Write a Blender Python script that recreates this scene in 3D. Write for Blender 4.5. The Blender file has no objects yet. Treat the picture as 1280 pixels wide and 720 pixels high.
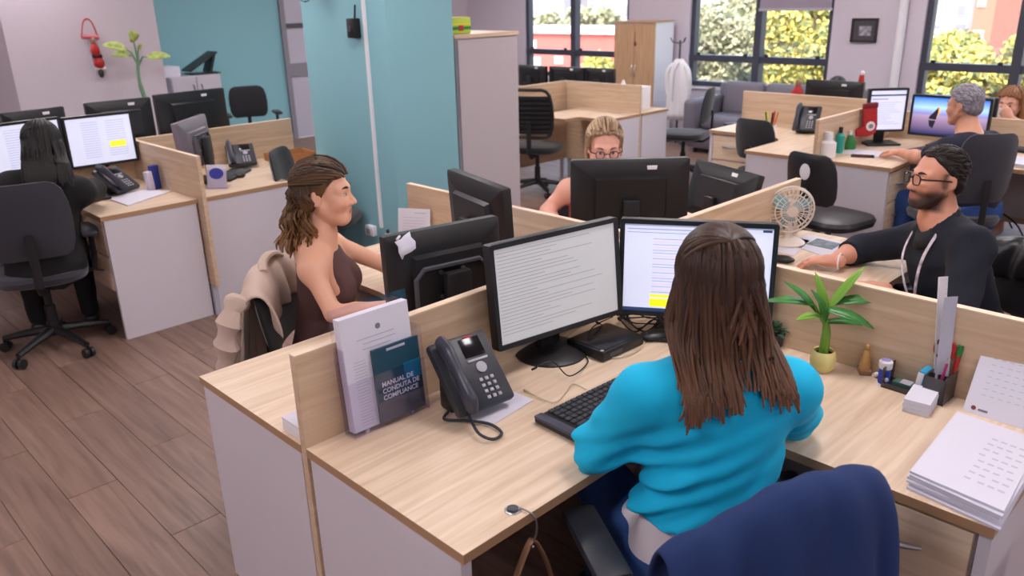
import bpy, bmesh, math, random
import numpy as np
from mathutils import Vector, Matrix
random.seed(7)
rng = np.random.default_rng(7)
scene = bpy.context.scene
COL = scene.collection
R = math.radians

# ------------------------------------------------------------------ camera
F = 1005.0; PITCH = R(19.9); YAW = R(45.7); ROLL = R(-1.45); CAMH = 1.83
fw = np.array([math.cos(YAW)*math.cos(PITCH), math.sin(YAW)*math.cos(PITCH), -math.sin(PITCH)])
_r0 = np.array([math.sin(YAW), -math.cos(YAW), 0.0]); _u0 = np.cross(_r0, fw)
rt = _r0*math.cos(ROLL) + _u0*math.sin(ROLL); up = np.cross(rt, fw)
CAM = np.array([0.0, 0.0, CAMH])
cd = bpy.data.cameras.new('camera'); cam = bpy.data.objects.new('camera', cd); COL.objects.link(cam)
cd.sensor_width = 36.0; cd.lens = F/1280.0*36.0; cd.clip_start = 0.05; cd.clip_end = 400
cam.matrix_world = Matrix(((rt[0], up[0], -fw[0], CAM[0]), (rt[1], up[1], -fw[1], CAM[1]), (rt[2], up[2], -fw[2], CAM[2]), (0, 0, 0, 1)))
cd.dof.use_dof = True; cd.dof.focus_distance = 2.5; cd.dof.aperture_fstop = 3.5
scene.camera = cam
def ray(u, v): return fw + rt*(u-640)/F - up*(v-360)/F
def pz(u, v, z): d = ray(u, v); return CAM + d*(z-CAMH)/d[2]
def px(u, v, x): d = ray(u, v); return CAM + d*x/d[0]
def py(u, v, y): d = ray(u, v); return CAM + d*y/d[1]
def pd(u, v, t): return CAM + ray(u, v)*t

# ------------------------------------------------------------------ world, sun, exposure
w = bpy.data.worlds.new('world'); scene.world = w; w.use_nodes = True
nt = w.node_tree; nt.nodes.clear()
o = nt.nodes.new('ShaderNodeOutputWorld'); bg = nt.nodes.new('ShaderNodeBackground')
sky = nt.nodes.new('ShaderNodeTexSky'); sky.sky_type = 'NISHITA'; sky.sun_disc = False
sky.sun_elevation = R(48); sky.sun_rotation = R(250); sky.air_density = 1.5; sky.dust_density = 4.0; sky.ozone_density = 1.0
nt.links.new(sky.outputs[0], bg.inputs[0]); nt.links.new(bg.outputs[0], o.inputs[0]); bg.inputs[1].default_value = 0.62
sd = bpy.data.lights.new('sun', 'SUN'); sd.energy = 2.0; sd.angle = R(2); sd.color = (1, .95, .86)
so = bpy.data.objects.new('sun', sd); COL.objects.link(so); so.rotation_euler = (R(40), 0, R(-75))
vs = scene.view_settings
vs.view_transform = 'Standard'; vs.look = 'None'; vs.gamma = 1.0; vs.use_curve_mapping = False; vs.exposure = 0.80

# ------------------------------------------------------------------ materials
def lin(c):
    return tuple((x/255/12.92 if x/255 <= .04045 else ((x/255+.055)/1.055)**2.4) for x in c)
MATS = {}
def mat(name, rgb, rough=.55, metal=0.0, spec=.5, alpha=None, trans=0.0, emis=None, es=0.0, bump=None, var=None, sheen=0, coat=0, sss=0):
    if name in MATS: return MATS[name]
    m = bpy.data.materials.new(name); m.use_nodes = True; n = m.node_tree.nodes; l = m.node_tree.links
    b = n['Principled BSDF']
    c = (*lin(rgb), 1)
    b.inputs['Base Color'].default_value = c; b.inputs['Roughness'].default_value = rough
    b.inputs['Metallic'].default_value = metal; b.inputs['Specular IOR Level'].default_value = spec
    if trans: b.inputs['Transmission Weight'].default_value = trans
    if alpha is not None: b.inputs['Alpha'].default_value = alpha
    if sheen: b.inputs['Sheen Weight'].default_value = sheen
    if coat: b.inputs['Coat Weight'].default_value = coat
    if sss:
        b.inputs['Subsurface Weight'].default_value = sss; b.inputs['Subsurface Radius'].default_value = (.01, .004, .002); b.inputs['Subsurface Scale'].default_value = 1
    if emis: b.inputs['Emission Color'].default_value = (*lin(emis), 1); b.inputs['Emission Strength'].default_value = es
    if var or bump:
        tc = n.new('ShaderNodeTexCoord')
    if var:   # (scale, stretch xyz, amount)
        sc, st, am = var
        mp = n.new('ShaderNodeMapping'); mp.inputs['Scale'].default_value = st
        nz = n.new('ShaderNodeTexNoise'); nz.inputs['Scale'].default_value = sc; nz.inputs['Detail'].default_value = 5
        l.new(tc.outputs['Object'], mp.inputs[0]); l.new(mp.outputs[0], nz.inputs['Vector'])
        mx = n.new('ShaderNodeMix'); mx.data_type = 'RGBA'
        mr = n.new('ShaderNodeMapRange'); mr.inputs[1].default_value = .3; mr.inputs[2].default_value = .7
        l.new(nz.outputs[0], mr.inputs[0]); l.new(mr.outputs[0], mx.inputs['Factor'])
        mx.inputs['A'].default_value = tuple(x*(1-am) for x in c[:3])+(1,); mx.inputs['B'].default_value = tuple(min(1, x*(1+am)) for x in c[:3])+(1,)
        l.new(mx.outputs['Result'], b.inputs['Base Color'])
    if bump:  # (scale, strength, distance)
        nz2 = n.new('ShaderNodeTexNoise'); nz2.inputs['Scale'].default_value = bump[0]; nz2.inputs['Detail'].default_value = 4
        l.new(tc.outputs['Object'], nz2.inputs['Vector'])
        bp = n.new('ShaderNodeBump'); bp.inputs['Strength'].default_value = bump[1]; bp.inputs['Distance'].default_value = bump[2]
        l.new(nz2.outputs[0], bp.inputs['Height']); l.new(bp.outputs[0], b.inputs['Normal'])
    MATS[name] = m; return m
def wood(name, dark, light, axis, rough=.45, scale=3.0, obj_random=False):
    if name in MATS: return MATS[name]
    m = bpy.data.materials.new(name); m.use_nodes = True; n = m.node_tree.nodes; l = m.node_tree.links; b = n['Principled BSDF']
    tc = n.new('ShaderNodeTexCoord'); mp = n.new('ShaderNodeMapping')
    st = [14.0, 14.0, 14.0]; st[axis] = .9
    mp.inputs['Scale'].default_value = st
    vec = tc.outputs['Object']
    oi = n.new('ShaderNodeObjectInfo')
    if obj_random:
        ad = n.new('ShaderNodeVectorMath'); ad.operation = 'ADD'
        sc = n.new('ShaderNodeVectorMath'); sc.operation = 'SCALE'; sc.inputs['Scale'].default_value = 37
        cb = n.new('ShaderNodeCombineXYZ'); 
        for k in range(3): l.new(oi.outputs['Random'], cb.inputs[k])
        l.new(cb.outputs[0], sc.inputs[0]); l.new(vec, ad.inputs[0]); l.new(sc.outputs[0], ad.inputs[1]); vec = ad.outputs[0]
    l.new(vec, mp.inputs[0])
    nz = n.new('ShaderNodeTexNoise'); nz.inputs['Scale'].default_value = scale; nz.inputs['Detail'].default_value = 6; nz.inputs['Distortion'].default_value = .6
    l.new(mp.outputs[0], nz.inputs['Vector'])
    cr = n.new('ShaderNodeValToRGB'); e = cr.color_ramp.elements
    e[0].position = .30; e[0].color = (*lin(dark), 1); e[1].position = .68; e[1].color = (*lin(light), 1)
    l.new(nz.outputs[0], cr.inputs[0]); out = cr.outputs[0]
    if obj_random:
        hs = n.new('ShaderNodeHueSaturation'); mr = n.new('ShaderNodeMapRange'); mr.inputs[3].default_value = .86; mr.inputs[4].default_value = 1.10
        l.new(oi.outputs['Random'], mr.inputs[0]); l.new(mr.outputs[0], hs.inputs['Value']); l.new(out, hs.inputs['Color']); out = hs.outputs[0]
    l.new(out, b.inputs['Base Color']); b.inputs['Roughness'].default_value = rough
    MATS[name] = m; return m
def vcol(name, rough=.5, sss=.0, bump=None):
    if name in MATS: return MATS[name]
    m = bpy.data.materials.new(name); m.use_nodes = True; n = m.node_tree.nodes; l = m.node_tree.links; b = n['Principled BSDF']
    a = n.new('ShaderNodeVertexColor'); a.layer_name = 'Col'
    l.new(a.outputs[0], b.inputs['Base Color']); b.inputs['Roughness'].default_value = rough
    if sss:
        b.inputs['Subsurface Weight'].default_value = sss; b.inputs['Subsurface Radius'].default_value = (.01, .004, .002); b.inputs['Subsurface Scale'].default_value = 1
    MATS[name] = m; return m
def hairmat(name, dark, light, axis_scale=(60, 60, 6)):
    if name in MATS: return MATS[name]
    m = bpy.data.materials.new(name); m.use_nodes = True; n = m.node_tree.nodes; l = m.node_tree.links; b = n['Principled BSDF']
    a = n.new('ShaderNodeVertexColor'); a.layer_name = 'Col'
    cr = n.new('ShaderNodeMix'); cr.data_type = 'RGBA'
    cr.inputs['A'].default_value = (*lin(dark), 1); cr.inputs['B'].default_value = (*lin(light), 1)
    sp = n.new('ShaderNodeSeparateColor'); l.new(a.outputs[0], sp.inputs[0]); l.new(sp.outputs[0], cr.inputs['Factor'])
    l.new(cr.outputs['Result'], b.inputs['Base Color']); b.inputs['Roughness'].default_value = .48; b.inputs['Specular IOR Level'].default_value = .35
    MATS[name] = m; return m

M = dict(
 wood=wood('oak_laminate', (206, 178, 150), (228, 206, 182), 0),
 woody=wood('oak_laminate_long', (206, 178, 150), (228, 206, 182), 1),
 woodz=wood('oak_veneer_upright', (176, 138, 102), (200, 164, 128), 2),
 part=wood('oak_partition', (194, 164, 134), (214, 188, 160), 0),
 party=wood('oak_partition_long', (194, 164, 134), (214, 188, 160), 1),
 edge=mat('edge_band', (168, 132, 100), .5),
 plank=wood('floor_plank', (112, 86, 76), (144, 116, 103), 1, .48, 2.2, True),
 grout=mat('plank_joint', (84, 64, 57), .8),
 panel=mat('white_laminate', (206, 200, 208), .5),
 wall=mat('wall_paint', (205, 196, 206), .85, bump=(220, .04, .002)),
 teal=mat('teal_paint', (134, 186, 197), .8, bump=(220, .04, .002)),
 ceil=mat('ceiling_paint', (232, 230, 230), .9),
 black=mat('black_plastic', (24, 24, 28), .42),
 blackm=mat('black_matte', (20, 20, 23), .7),
 dark=mat('charcoal_plastic', (48, 50, 58), .45),
 dgrey=mat('dark_grey', (70, 70, 78), .5),
 grey=mat('grey_plastic', (134, 132, 142), .5),
 lgrey=mat('light_grey', (176, 174, 184), .5),
 white=mat('white_plastic', (232, 230, 234), .4),
 paper=mat('paper', (214, 212, 226), .8),
 ink=mat('ink', (120, 118, 132), .8),
 ink2=mat('faint_ink', (176, 174, 190), .8),
 metal=mat('brushed_metal', (190, 190, 196), .32, 1.0),
 frame=mat('window_frame', (62, 64, 78), .45),
 fabric=mat('black_fabric', (26, 27, 33), .9, sheen=.3, bump=(900, .15, .001)),
 fabricg=mat('charcoal_fabric', (44, 44, 54), .9, sheen=.3, bump=(900, .15, .001)),
 leather=mat('black_leather', (30, 30, 34), .38, bump=(260, .12, .002)),
 sofa=mat('grey_leather', (112, 108, 120), .42),
 red=mat('red', (176, 34, 36), .6),
 blue=mat('blue', (36, 66, 190), .5),
 green=mat('green', (34, 120, 56), .4),
 yellow=mat('yellow', (228, 214, 60), .6),
 pink=mat('pink', (230, 150, 200), .7),
 greyback=mat('grey_shell', (116, 106, 116), .4),
 cable=mat('cable_black', (18, 18, 20), .5),
 cablew=mat('cable_cream', (196, 180, 150), .5),
)
# ------------------------------------------------------------------ geometry
def Rz(a): return Matrix.Rotation(a, 3, 'Z')
def Rx(a): return Matrix.Rotation(a, 3, 'X')
def Ry(a): return Matrix.Rotation(a, 3, 'Y')
_rb = {}
class G:
    def __init__(s): s.v = []; s.f = []; s.m = []
    def add(s, vs, fs, mi=0, rot=None, c=(0, 0, 0)):
        b = len(s.v); c = Vector(c)
        for q in vs:
            q = Vector(q)
            if rot is not None: q = rot @ q
            s.v.append(tuple(q + c))
        for q in fs: s.f.append(tuple(i+b for i in q)); s.m.append(mi)
        return s
    def box(s, c, d, rot=None, mi=0):
        x, y, z = d[0]/2, d[1]/2, d[2]/2
        vs = [(-x,-y,-z),(x,-y,-z),(x,y,-z),(-x,y,-z),(-x,-y,z),(x,-y,z),(x,y,z),(-x,y,z)]
        return s.add(vs, [(0,3,2,1),(4,5,6,7),(0,1,5,4),(1,2,6,5),(2,3,7,6),(3,0,4,7)], mi, rot, c)
    def bb(s, a, b, mi=0): return s.box([(a[i]+b[i])/2 for i in range(3)], [abs(b[i]-a[i]) for i in range(3)], None, mi)
    def rbox(s, c, d, r=.01, rot=None, mi=0, seg=2):
        k = tuple(round(x, 5) for x in d)+(round(r, 5), seg)
        if k not in _rb:
            bm = bmesh.new(); bmesh.ops.create_cube(bm, size=1)
            bmesh.ops.scale(bm, vec=d, verts=bm.verts)
            bmesh.ops.bevel(bm, geom=bm.edges[:], offset=min(r, min(d)*.49), segments=seg, affect='EDGES', profile=.5)
            bm.verts.index_update()
            _rb[k] = ([tuple(q.co) for q in bm.verts], [tuple(q.index for q in fc.verts) for fc in bm.faces]); bm.free()
        return s.add(*_rb[k], mi, rot, c)
    def tube(s, pts, r, n=8, mi=0, caps=True, sq=1.0):
        P = [Vector(p) for p in pts]; k = len(P); rs = r if isinstance(r, (list, tuple)) else [r]*k
        b = len(s.v); nrm = None
        for i in range(k):
            t = (P[min(i+1, k-1)] - P[max(i-1, 0)]); t = t.normalized() if t.length > 1e-9 else Vector((0, 0, 1))
            if nrm is None:
                nrm = Vector((0, 0, 1)) if abs(t.z) < .9 else Vector((1, 0, 0))
            nrm = (nrm - t*nrm.dot(t)); nrm = nrm.normalized() if nrm.length > 1e-6 else t.orthogonal().normalized()
            bi = t.cross(nrm)
            for j in range(n):
                a = 2*math.pi*j/n; s.v.append(tuple(P[i] + (nrm*math.cos(a)*sq + bi*math.sin(a))*rs[i]))
        for i in range(k-1):
            for j in range(n):
                j2 = (j+1) % n; s.f.append((b+i*n+j, b+i*n+j2, b+(i+1)*n+j2, b+(i+1)*n+j)); s.m.append(mi)
        if caps:
            s.f.append(tuple(b+j for j in reversed(range(n)))); s.m.append(mi)
            s.f.append(tuple(b+(k-1)*n+j for j in range(n))); s.m.append(mi)
        return s
    def cyl(s, a, b, r1, r2=None, n=16, mi=0): return s.tube([a, b], [r1, r1 if r2 is None else r2], n, mi)
    def lathe(s, prof, n=24, c=(0, 0, 0), rot=None, mi=0):
        vs = []; fs = []
        for r, z in prof:
            for j in range(n): a = 2*math.pi*j/n; vs.append((r*math.cos(a), r*math.sin(a), z))
        for i in range(len(prof)-1):
            for j in range(n): j2 = (j+1) % n; fs.append((i*n+j, i*n+j2, (i+1)*n+j2, (i+1)*n+j))
        if prof[0][0] > 1e-6: fs.append(tuple(reversed(range(n))))
        if prof[-1][0] > 1e-6: fs.append(tuple((len(prof)-1)*n+j for j in range(n)))
        return s.add(vs, fs, mi, rot, c)
    def ell(s, c, r, rot=None, mi=0, n=14, m=9):
        if not isinstance(r, (tuple, list)): r = (r, r, r)
        vs = [(0, 0, -r[2])]; fs = []
        for i in range(1, m):
            ph = -math.pi/2 + math.pi*i/m
            for j in range(n): a = 2*math.pi*j/n; vs.append((r[0]*math.cos(ph)*math.cos(a), r[1]*math.cos(ph)*math.sin(a), r[2]*math.sin(ph)))
        vs.append((0, 0, r[2])); T = len(vs)-1
        for j in range(n): fs.append((0, 1+(j+1) % n, 1+j)); fs.append((T, T-n+j, T-n+(j+1) % n))
        for i in range(m-2):
            for j in range(n): a = 1+i*n; fs.append((a+j, a+(j+1) % n, a+n+(j+1) % n, a+n+j))
        return s.add(vs, fs, mi, rot, c)
    def prism(s, poly, z0, z1, mi=0, rot=None, c=(0, 0, 0), mside=None):
        n = len(poly); ar = sum(poly[i][0]*poly[(i+1) % n][1]-poly[(i+1) % n][0]*poly[i][1] for i in range(n))
        if ar < 0: poly = poly[::-1]
        vs = [(p[0], p[1], z0) for p in poly]+[(p[0], p[1], z1) for p in poly]
        s.add(vs, [tuple(reversed(range(n))), tuple(range(n, 2*n))], mi, rot, c)
        b = len(s.v)-2*n
        for i in range(n):
            j = (i+1) % n; s.f.append((b+i, b+j, b+n+j, b+n+i)); s.m.append(mi if mside is None else mside)
        return s
    def quad(s, a, b, c, d, mi=0): return s.add([a, b, c, d], [(0, 1, 2, 3)], mi)
    def grid(s, rows, mi=0, closed=False):
        b = len(s.v); nr = len(rows); nc = len(rows[0])
        for r_ in rows:
            for q in r_: s.v.append(tuple(q))
        for i in range(nr-1):
            for j in range(nc if closed else nc-1):
                j2 = (j+1) % nc; s.f.append((b+i*nc+j, b+i*nc+j2, b+(i+1)*nc+j2, b+(i+1)*nc+j)); s.m.append(mi)
        return s
    def mesh(s, name, mats, smooth=35):
        me = bpy.data.meshes.new(name); me.from_pydata(s.v, [], s.f)
        if not isinstance(mats, (list, tuple)): mats = [mats]
        for q in mats: me.materials.append(q)
        if len(mats) > 1: me.polygons.foreach_set('material_index', s.m)
        if smooth: me.shade_smooth(); me.set_sharp_from_angle(angle=R(smooth))
        me.update(); return me
    def obj(s, name, mats, parent=None, loc=(0, 0, 0), rot=None, smooth=35):
        o = bpy.data.objects.new(name, s.mesh(name, mats, smooth)); COL.objects.link(o); o.location = loc
        if rot is not None: o.rotation_euler = rot.to_euler() if isinstance(rot, Matrix) else rot
        if parent is not None: o.parent = parent
        return o
def tag(o, label, cat, group=None, kind=None):
    o['label'] = label; o['category'] = cat
    if group: o['group'] = group
    if kind: o['kind'] = kind
    return o
def thing(name, label, cat, loc=(0, 0, 0), rz=0, group=None):
    o = bpy.data.objects.new(name, None); COL.objects.link(o); o.location = loc; o.rotation_euler = (0, 0, rz); o.empty_display_size = .05
    return tag(o, label, cat, group)
def struct(o): o['kind'] = 'structure'; return o
def copy_tree(o, parent=None):
    c = o.copy(); COL.objects.link(c); c.parent = parent
    for ch in o.children: copy_tree(ch, c)
    return c
def solid(o, th, off=0):
    m = o.modifiers.new('thick', 'SOLIDIFY'); m.thickness = th; m.offset = off; return o
def rrect(w_, h_, r, n=5):
    pts = []
    for cx, cy, a0 in ((w_/2-r, h_/2-r, 0), (-w_/2+r, h_/2-r, 90), (-w_/2+r, -h_/2+r, 180), (w_/2-r, -h_/2+r, 270)):
        for k in range(n+1): a = R(a0+90*k/n); pts.append((cx+r*math.cos(a), cy+r*math.sin(a)))
    return pts
def bez(a, b, c, d, n=12):
    a, b, c, d = map(Vector, (a, b, c, d)); return [a*(1-t)**3+b*3*t*(1-t)**2+c*3*t*t*(1-t)+d*t**3 for t in [i/n for i in range(n+1)]]
def spline(pts, n=6):
    P = [Vector(p) for p in pts]; out = []
    for i in range(len(P)-1):
        p0 = P[max(i-1, 0)]; p1 = P[i]; p2 = P[i+1]; p3 = P[min(i+2, len(P)-1)]
        for k in range(n):
            t = k/n; out.append(.5*((2*p1)+(p2-p0)*t+(2*p0-5*p1+4*p2-p3)*t*t+(3*p1-p0-3*p2+p3)*t**3))
    out.append(P[-1]); return out
def text_mesh(txt, size, bold=False):
    cu = bpy.data.curves.new('lettering', 'FONT'); cu.body = txt; cu.size = size; cu.extrude = .0002
    if bold: cu.offset = size*.018
    to = bpy.data.objects.new('lettering', cu); COL.objects.link(to)
    dg = bpy.context.evaluated_depsgraph_get(); me = bpy.data.meshes.new_from_object(to.evaluated_get(dg))
    bpy.data.objects.remove(to); bpy.data.curves.remove(cu); return me
def text_part(txt, size, m, parent, loc, rot=None, bold=False):
    me = text_mesh(txt, size, bold); me.materials.clear(); me.materials.append(m)
    o = bpy.data.objects.new('lettering', me); COL.objects.link(o); o.location = loc
    if rot is not None: o.rotation_euler = rot
    o.parent = parent; return o
# ================================================================== the room
X0, X1, Y0, Y1, ZC = -2.6, 9.3, -3.6, 10.4, 2.8
# floor: slab, 300 planks as parts, the rest joined
fl = struct(G().bb((X0, Y0, -.12), (X1, Y1, -.006)).obj('floor', M['grout'], smooth=0)); fl['label'] = 'brown wood plank floor'
PWD, PLN = .19, 1.22
bm_ = bmesh.new(); bmesh.ops.create_cube(bm_, size=1); bmesh.ops.scale(bm_, vec=(PWD-.002, PLN-.002, .006), verts=bm_.verts)
bmesh.ops.bevel(bm_, geom=[e for e in bm_.edges if all(v.co.z > 0 for v in e.verts)], offset=.0012, segments=1, affect='EDGES')
pm = bpy.data.meshes.new('plank'); bm_.to_mesh(pm); bm_.free(); pm.materials.append(M['plank'])
cand = []
ix = 0; x = X0
while x+PWD <= X1+.01:
    y = Y0 - (ix*.437 % 1)*PLN
    while y < Y1:
        a, b = max(y, Y0), min(y+PLN, Y1)
        if b-a > .05:
            c = np.array([x+PWD/2, (a+b)/2, -.003]); q = c-CAM; d = q@fw
            vis = d > .5 and abs((q@rt)/d*F) < 720 and -430 < -(q@up)/d*F < 420
            hid = (.95 < c[0] < 3.6 and .4 < c[1] < 3.0) or (1.45 < c[0] < 3.0 and 4.8 < c[1]) or (3.2 < c[0] < 4.4 and c[1] > 4.3)
            cand.append((0 if vis and not hid else 1, d, c, b-a))
        y += PLN
    x += PWD; ix += 1
cand.sort(key=lambda t: (t[0], t[1]))
rest = G()
for i, (h, d, c, L) in enumerate(cand):
    if i < 290 and L > PLN-.01:
        p = bpy.data.objects.new('plank', pm); COL.objects.link(p); p.parent = fl; p.location = c
    else: rest.box(c, (PWD-.002, L-.002, .006))
ro = rest.obj('plank_field', M['plank'], fl, smooth=0); ro['kind'] = 'stuff'
struct(G().bb((X0, Y0, ZC), (X1, Y1, ZC+.1)).obj('ceiling', M['ceil'], smooth=0))
# walls
def wallbox(name, a, b, m=M['wall']): return struct(G().bb(a, b).obj(name, m, smooth=0))
wallbox('wall_near', (X0-.15, Y0-.15, 0), (X1+.2, Y0, ZC))
wallbox('wall_left', (X0-.15, Y0, 0), (X0, Y1, ZC))
wallbox('wall_far', (X0-.15, Y1, 0), (3.4, Y1+.15, ZC))
wallbox('wall_far_teal', (3.4, Y1, 0), (5.86, Y1+.15, ZC), M['teal'])
wallbox('wall_far_passage', (6.72, Y1, 0), (X1+.2, Y1+.15, ZC))
wallbox('wall_far_lintel', (5.86, Y1, 2.25), (6.72, Y1+.15, ZC))
wallbox('wall_pier', (2.09, 8.6, 0), (3.47, Y1, ZC))
# window wall with openings
SILL, BAR, TOP = .68, 1.03, 2.55
wins = [(7.11, 9.11, [8.14]), (4.24, 6.13, [5.17]), (-.9, 3.25, [2.34, 1.35, .3])]
g = G(); ys = [Y0]
for a, b, _ in sorted(wins): ys += [a, b]
ys.append(Y1)
for k in range(0, len(ys), 2): g.bb((X1, ys[k], 0), (X1+.2, ys[k+1], ZC))
for a, b, _ in wins: g.bb((X1, a, 0), (X1+.2, b, SILL)); g.bb((X1, a, TOP), (X1+.2, b, ZC))
struct(g.obj('wall_right', M['wall'], smooth=0))
gm = bpy.data.materials.new('window_glass'); gm.use_nodes = True; n = gm.node_tree.nodes; n.clear(); l = gm.node_tree.links
mo = n.new('ShaderNodeOutputMaterial'); mx = n.new('ShaderNodeMixShader'); tb = n.new('ShaderNodeBsdfTransparent'); gb = n.new('ShaderNodeBsdfGlossy')
gb.inputs['Roughness'].default_value = .02; mx.inputs[0].default_value = .06; l.new(tb.outputs[0], mx.inputs[1]); l.new(gb.outputs[0], mx.inputs[2]); l.new(mx.outputs[0], mo.inputs[0])
for k, (a, b, mul) in enumerate(wins):
    wo = struct(bpy.data.objects.new('window_%d' % (k+1), None)); COL.objects.link(wo); wo.location = (X1+.1, (a+b)/2, SILL)
    def L_(p): return (p[0]-X1-.1, p[1]-(a+b)/2, p[2]-SILL)
    g = G()
    for y in (a+.03, b-.03): g.bb(L_((X1+.04, y-.03, SILL)), L_((X1+.14, y+.03, TOP)))
    for y in mul: g.bb(L_((X1+.02, y-.045, SILL)), L_((X1+.14, y+.045, TOP)))
    for z, h in ((SILL+.03, .03), (BAR, .04), (TOP-.03, .03)): g.bb(L_((X1+.03, a, z-h)), L_((X1+.13, b, z+h)))
    g.obj('window_frame', M['frame'], wo, smooth=0)
    for s in [a]+sorted(mul):
        e = min([q for q in mul+[b] if q > s])
        for z0, z1 in ((SILL+.06, BAR-.04), (BAR+.04, TOP-.06)):
            G().bb(L_((X1+.08, s+.03, z0)), L_((X1+.086, e-.03, z1))).obj('pane', gm, wo, smooth=0)
        for t in (.15, .85):
            y = s+(e-s)*t; G().rbox(L_((X1+.02, y, BAR+.055)), (.03, .05, .03), .008).obj('latch', M['black'], wo)
    G().bb(L_((X1-.03, a-.02, SILL-.03)), L_((X1+.03, b+.02, SILL))).obj('window_sill', M['white'], wo, smooth=0)
# roller blind on the middle window
bl = thing('roller_blind', 'lowered pale grey roller blind on the window beside the framed picture', 'blind', (X1-.02, 4.70, 1.60))
G().bb((-.003, -.44, .03), (.003, .44, .92)).obj('fabric', mat('blind_fabric', (158, 146, 162), .9), bl, smooth=0)
G().bb((-.012, -.45, 0), (.012, .45, .03)).obj('bottom_bar', M['lgrey'], bl, smooth=0)
G().cyl((0, -.46, .93), (0, .46, .93), .03).obj('roller_tube', M['lgrey'], bl)
# white pipe on the window wall
t = thing('wall_pipe', 'white vertical pipe on the wall beside the framed picture', 'pipe', (X1-.05, 3.46, 0)); G().cyl((0, 0, 0), (0, 0, ZC), .045, n=20).obj('pipe', M['white'], t)
for z in (.4, 1.9): G().cyl((0, 0, z), (0, 0, z+.04), .052, n=20).obj('clamp', M['white'], t)
# teal column
struct(G().rbox(((3.08+3.62)/2, (4.2+5.16)/2, ZC/2), (.54, .96, ZC), .008).obj('trim_1', M['teal'])); bpy.data.objects['trim_1']['label'] = 'square teal painted column'
# conduit, socket, router, wall fan on the column
a = px(455, 0, 3.08); b = px(478, 284, 3.08)
t = thing('cable_conduit', 'white plastic cable conduit running down the teal column', 'conduit', (3.08, b[1], b[2]))
G().box((-.008, 0, (2.79-b[2])/2), (.016, .022, 2.79-b[2])).obj('cover', M['white'], t, smooth=0)
G().box((-.012, 0, (2.79-b[2])*.5), (.006, .026, .02)).obj('joint', M['white'], t, smooth=0)
b2 = px(470, 288, 3.08)
t = thing('wall_socket', 'white surface socket box on the teal column below the conduit', 'socket', (3.08, b2[1]+.03, b2[2]))
G().rbox((-.02, 0, 0), (.04, .09, .07), .006).obj('box', M['white'], t); G().rbox((-.042, 0, 0), (.006, .05, .04), .003).obj('outlet_plate', M['lgrey'], t)
b3 = px(447, 35, 3.08)
t = thing('wall_router', 'small black device with a stub antenna mounted on the teal column', 'router', (3.08, b3[1], b3[2]))
G().rbox((-.03, 0, 0), (.06, .075, .12), .008).obj('case', M['black'], t); G().cyl((-.03, -.02, .06), (-.03, -.035, .14), .006).obj('antenna', M['black'], t); G().cyl((-.061, .005, 0), (-.063, .005, 0), .02).obj('lens', M['dgrey'], t)
b4 = px(397, -8, 3.08)
t = thing('wall_fan', 'wall fan with a dark wire guard high on the teal column', 'fan', (3.08, b4[1], b4[2]+.08))
g = G()
for r_ in (.05, .09, .13): g.tube([(-.10, r_*math.cos(q*.3141), r_*math.sin(q*.3141)) for q in range(21)], .003, 5)
for q in range(10): g.tube([(-.11, .02*math.cos(q*.628), .02*math.sin(q*.628)), (-.10, .13*math.cos(q*.628+.3), .13*math.sin(q*.628+.3))], .002, 4)
g.obj('guard', M['black'], t); G().cyl((-.08, 0, 0), (0, 0, 0), .035).obj('motor', M['dgrey'], t)
g = G()
for q in range(3): g.box((-.085, .055*math.cos(q*2.094), .055*math.sin(q*2.094)), (.004, .08, .045), Rx(q*2.094)@Rz(.3))
g.obj('blade', M['grey'], t)
# doorway at the end of the teal wall
dr = struct(bpy.data.objects.new('door_1', None)); COL.objects.link(dr); dr.location = (6.29, Y1, 0)
g = G(); g.bb((-.43, -.04, 0), (-.36, .15, 2.25)); g.bb((.36, -.04, 0), (.43, .15, 2.25)); g.bb((-.43, -.04, 2.18), (.43, .15, 2.25)); g.obj('door_frame', M['grey'], dr, smooth=0)
G().bb((-.36, .02, 0), (.36, .06, 2.18)).obj('door_leaf', mat('door_lilac', (188, 184, 200), .6), dr, smooth=0)
G().bb((-.36, -.0, .85), (.36, .03, 1.03)).obj('rail', M['grey'], dr, smooth=0)
G().bb((-.36, -.0, 1.50), (.36, .03, 1.56)).obj('upper_rail', M['dgrey'], dr, smooth=0)
G().bb((.22, -.03, 1.05), (.32, .02, 1.08)).obj('door_handle', M['metal'], dr, smooth=0)
# skirting
struct(G().bb((X1-.012, Y0, 0), (X1, Y1, .09)).obj('baseboard_right', M['white'], smooth=0))
struct(G().bb((3.47, Y1-.012, 0), (5.86, Y1, .09)).obj('baseboard_far', M['white'], smooth=0))
# ceiling lights
em = mat('lamp_diffuser', (255, 250, 252), .5, emis=(255, 248, 250), es=14.0)
for x in (-.6, 2.2, 5.0, 7.6):
    for y in (-1.6, 1.0, 3.4, 5.8, 8.4):
        t = thing('ceiling_light', 'recessed square ceiling light panel with white frame', 'ceiling light', (x, y, ZC), 0, 'ceiling light panels')
        G().bb((-.32, -.32, -.02), (.32, .32, -.001)).obj('light_frame', M['white'], t, smooth=0)
        G().bb((-.29, -.29, -.028), (.29, .29, -.021)).obj('diffuser', em, t, smooth=0)
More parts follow.
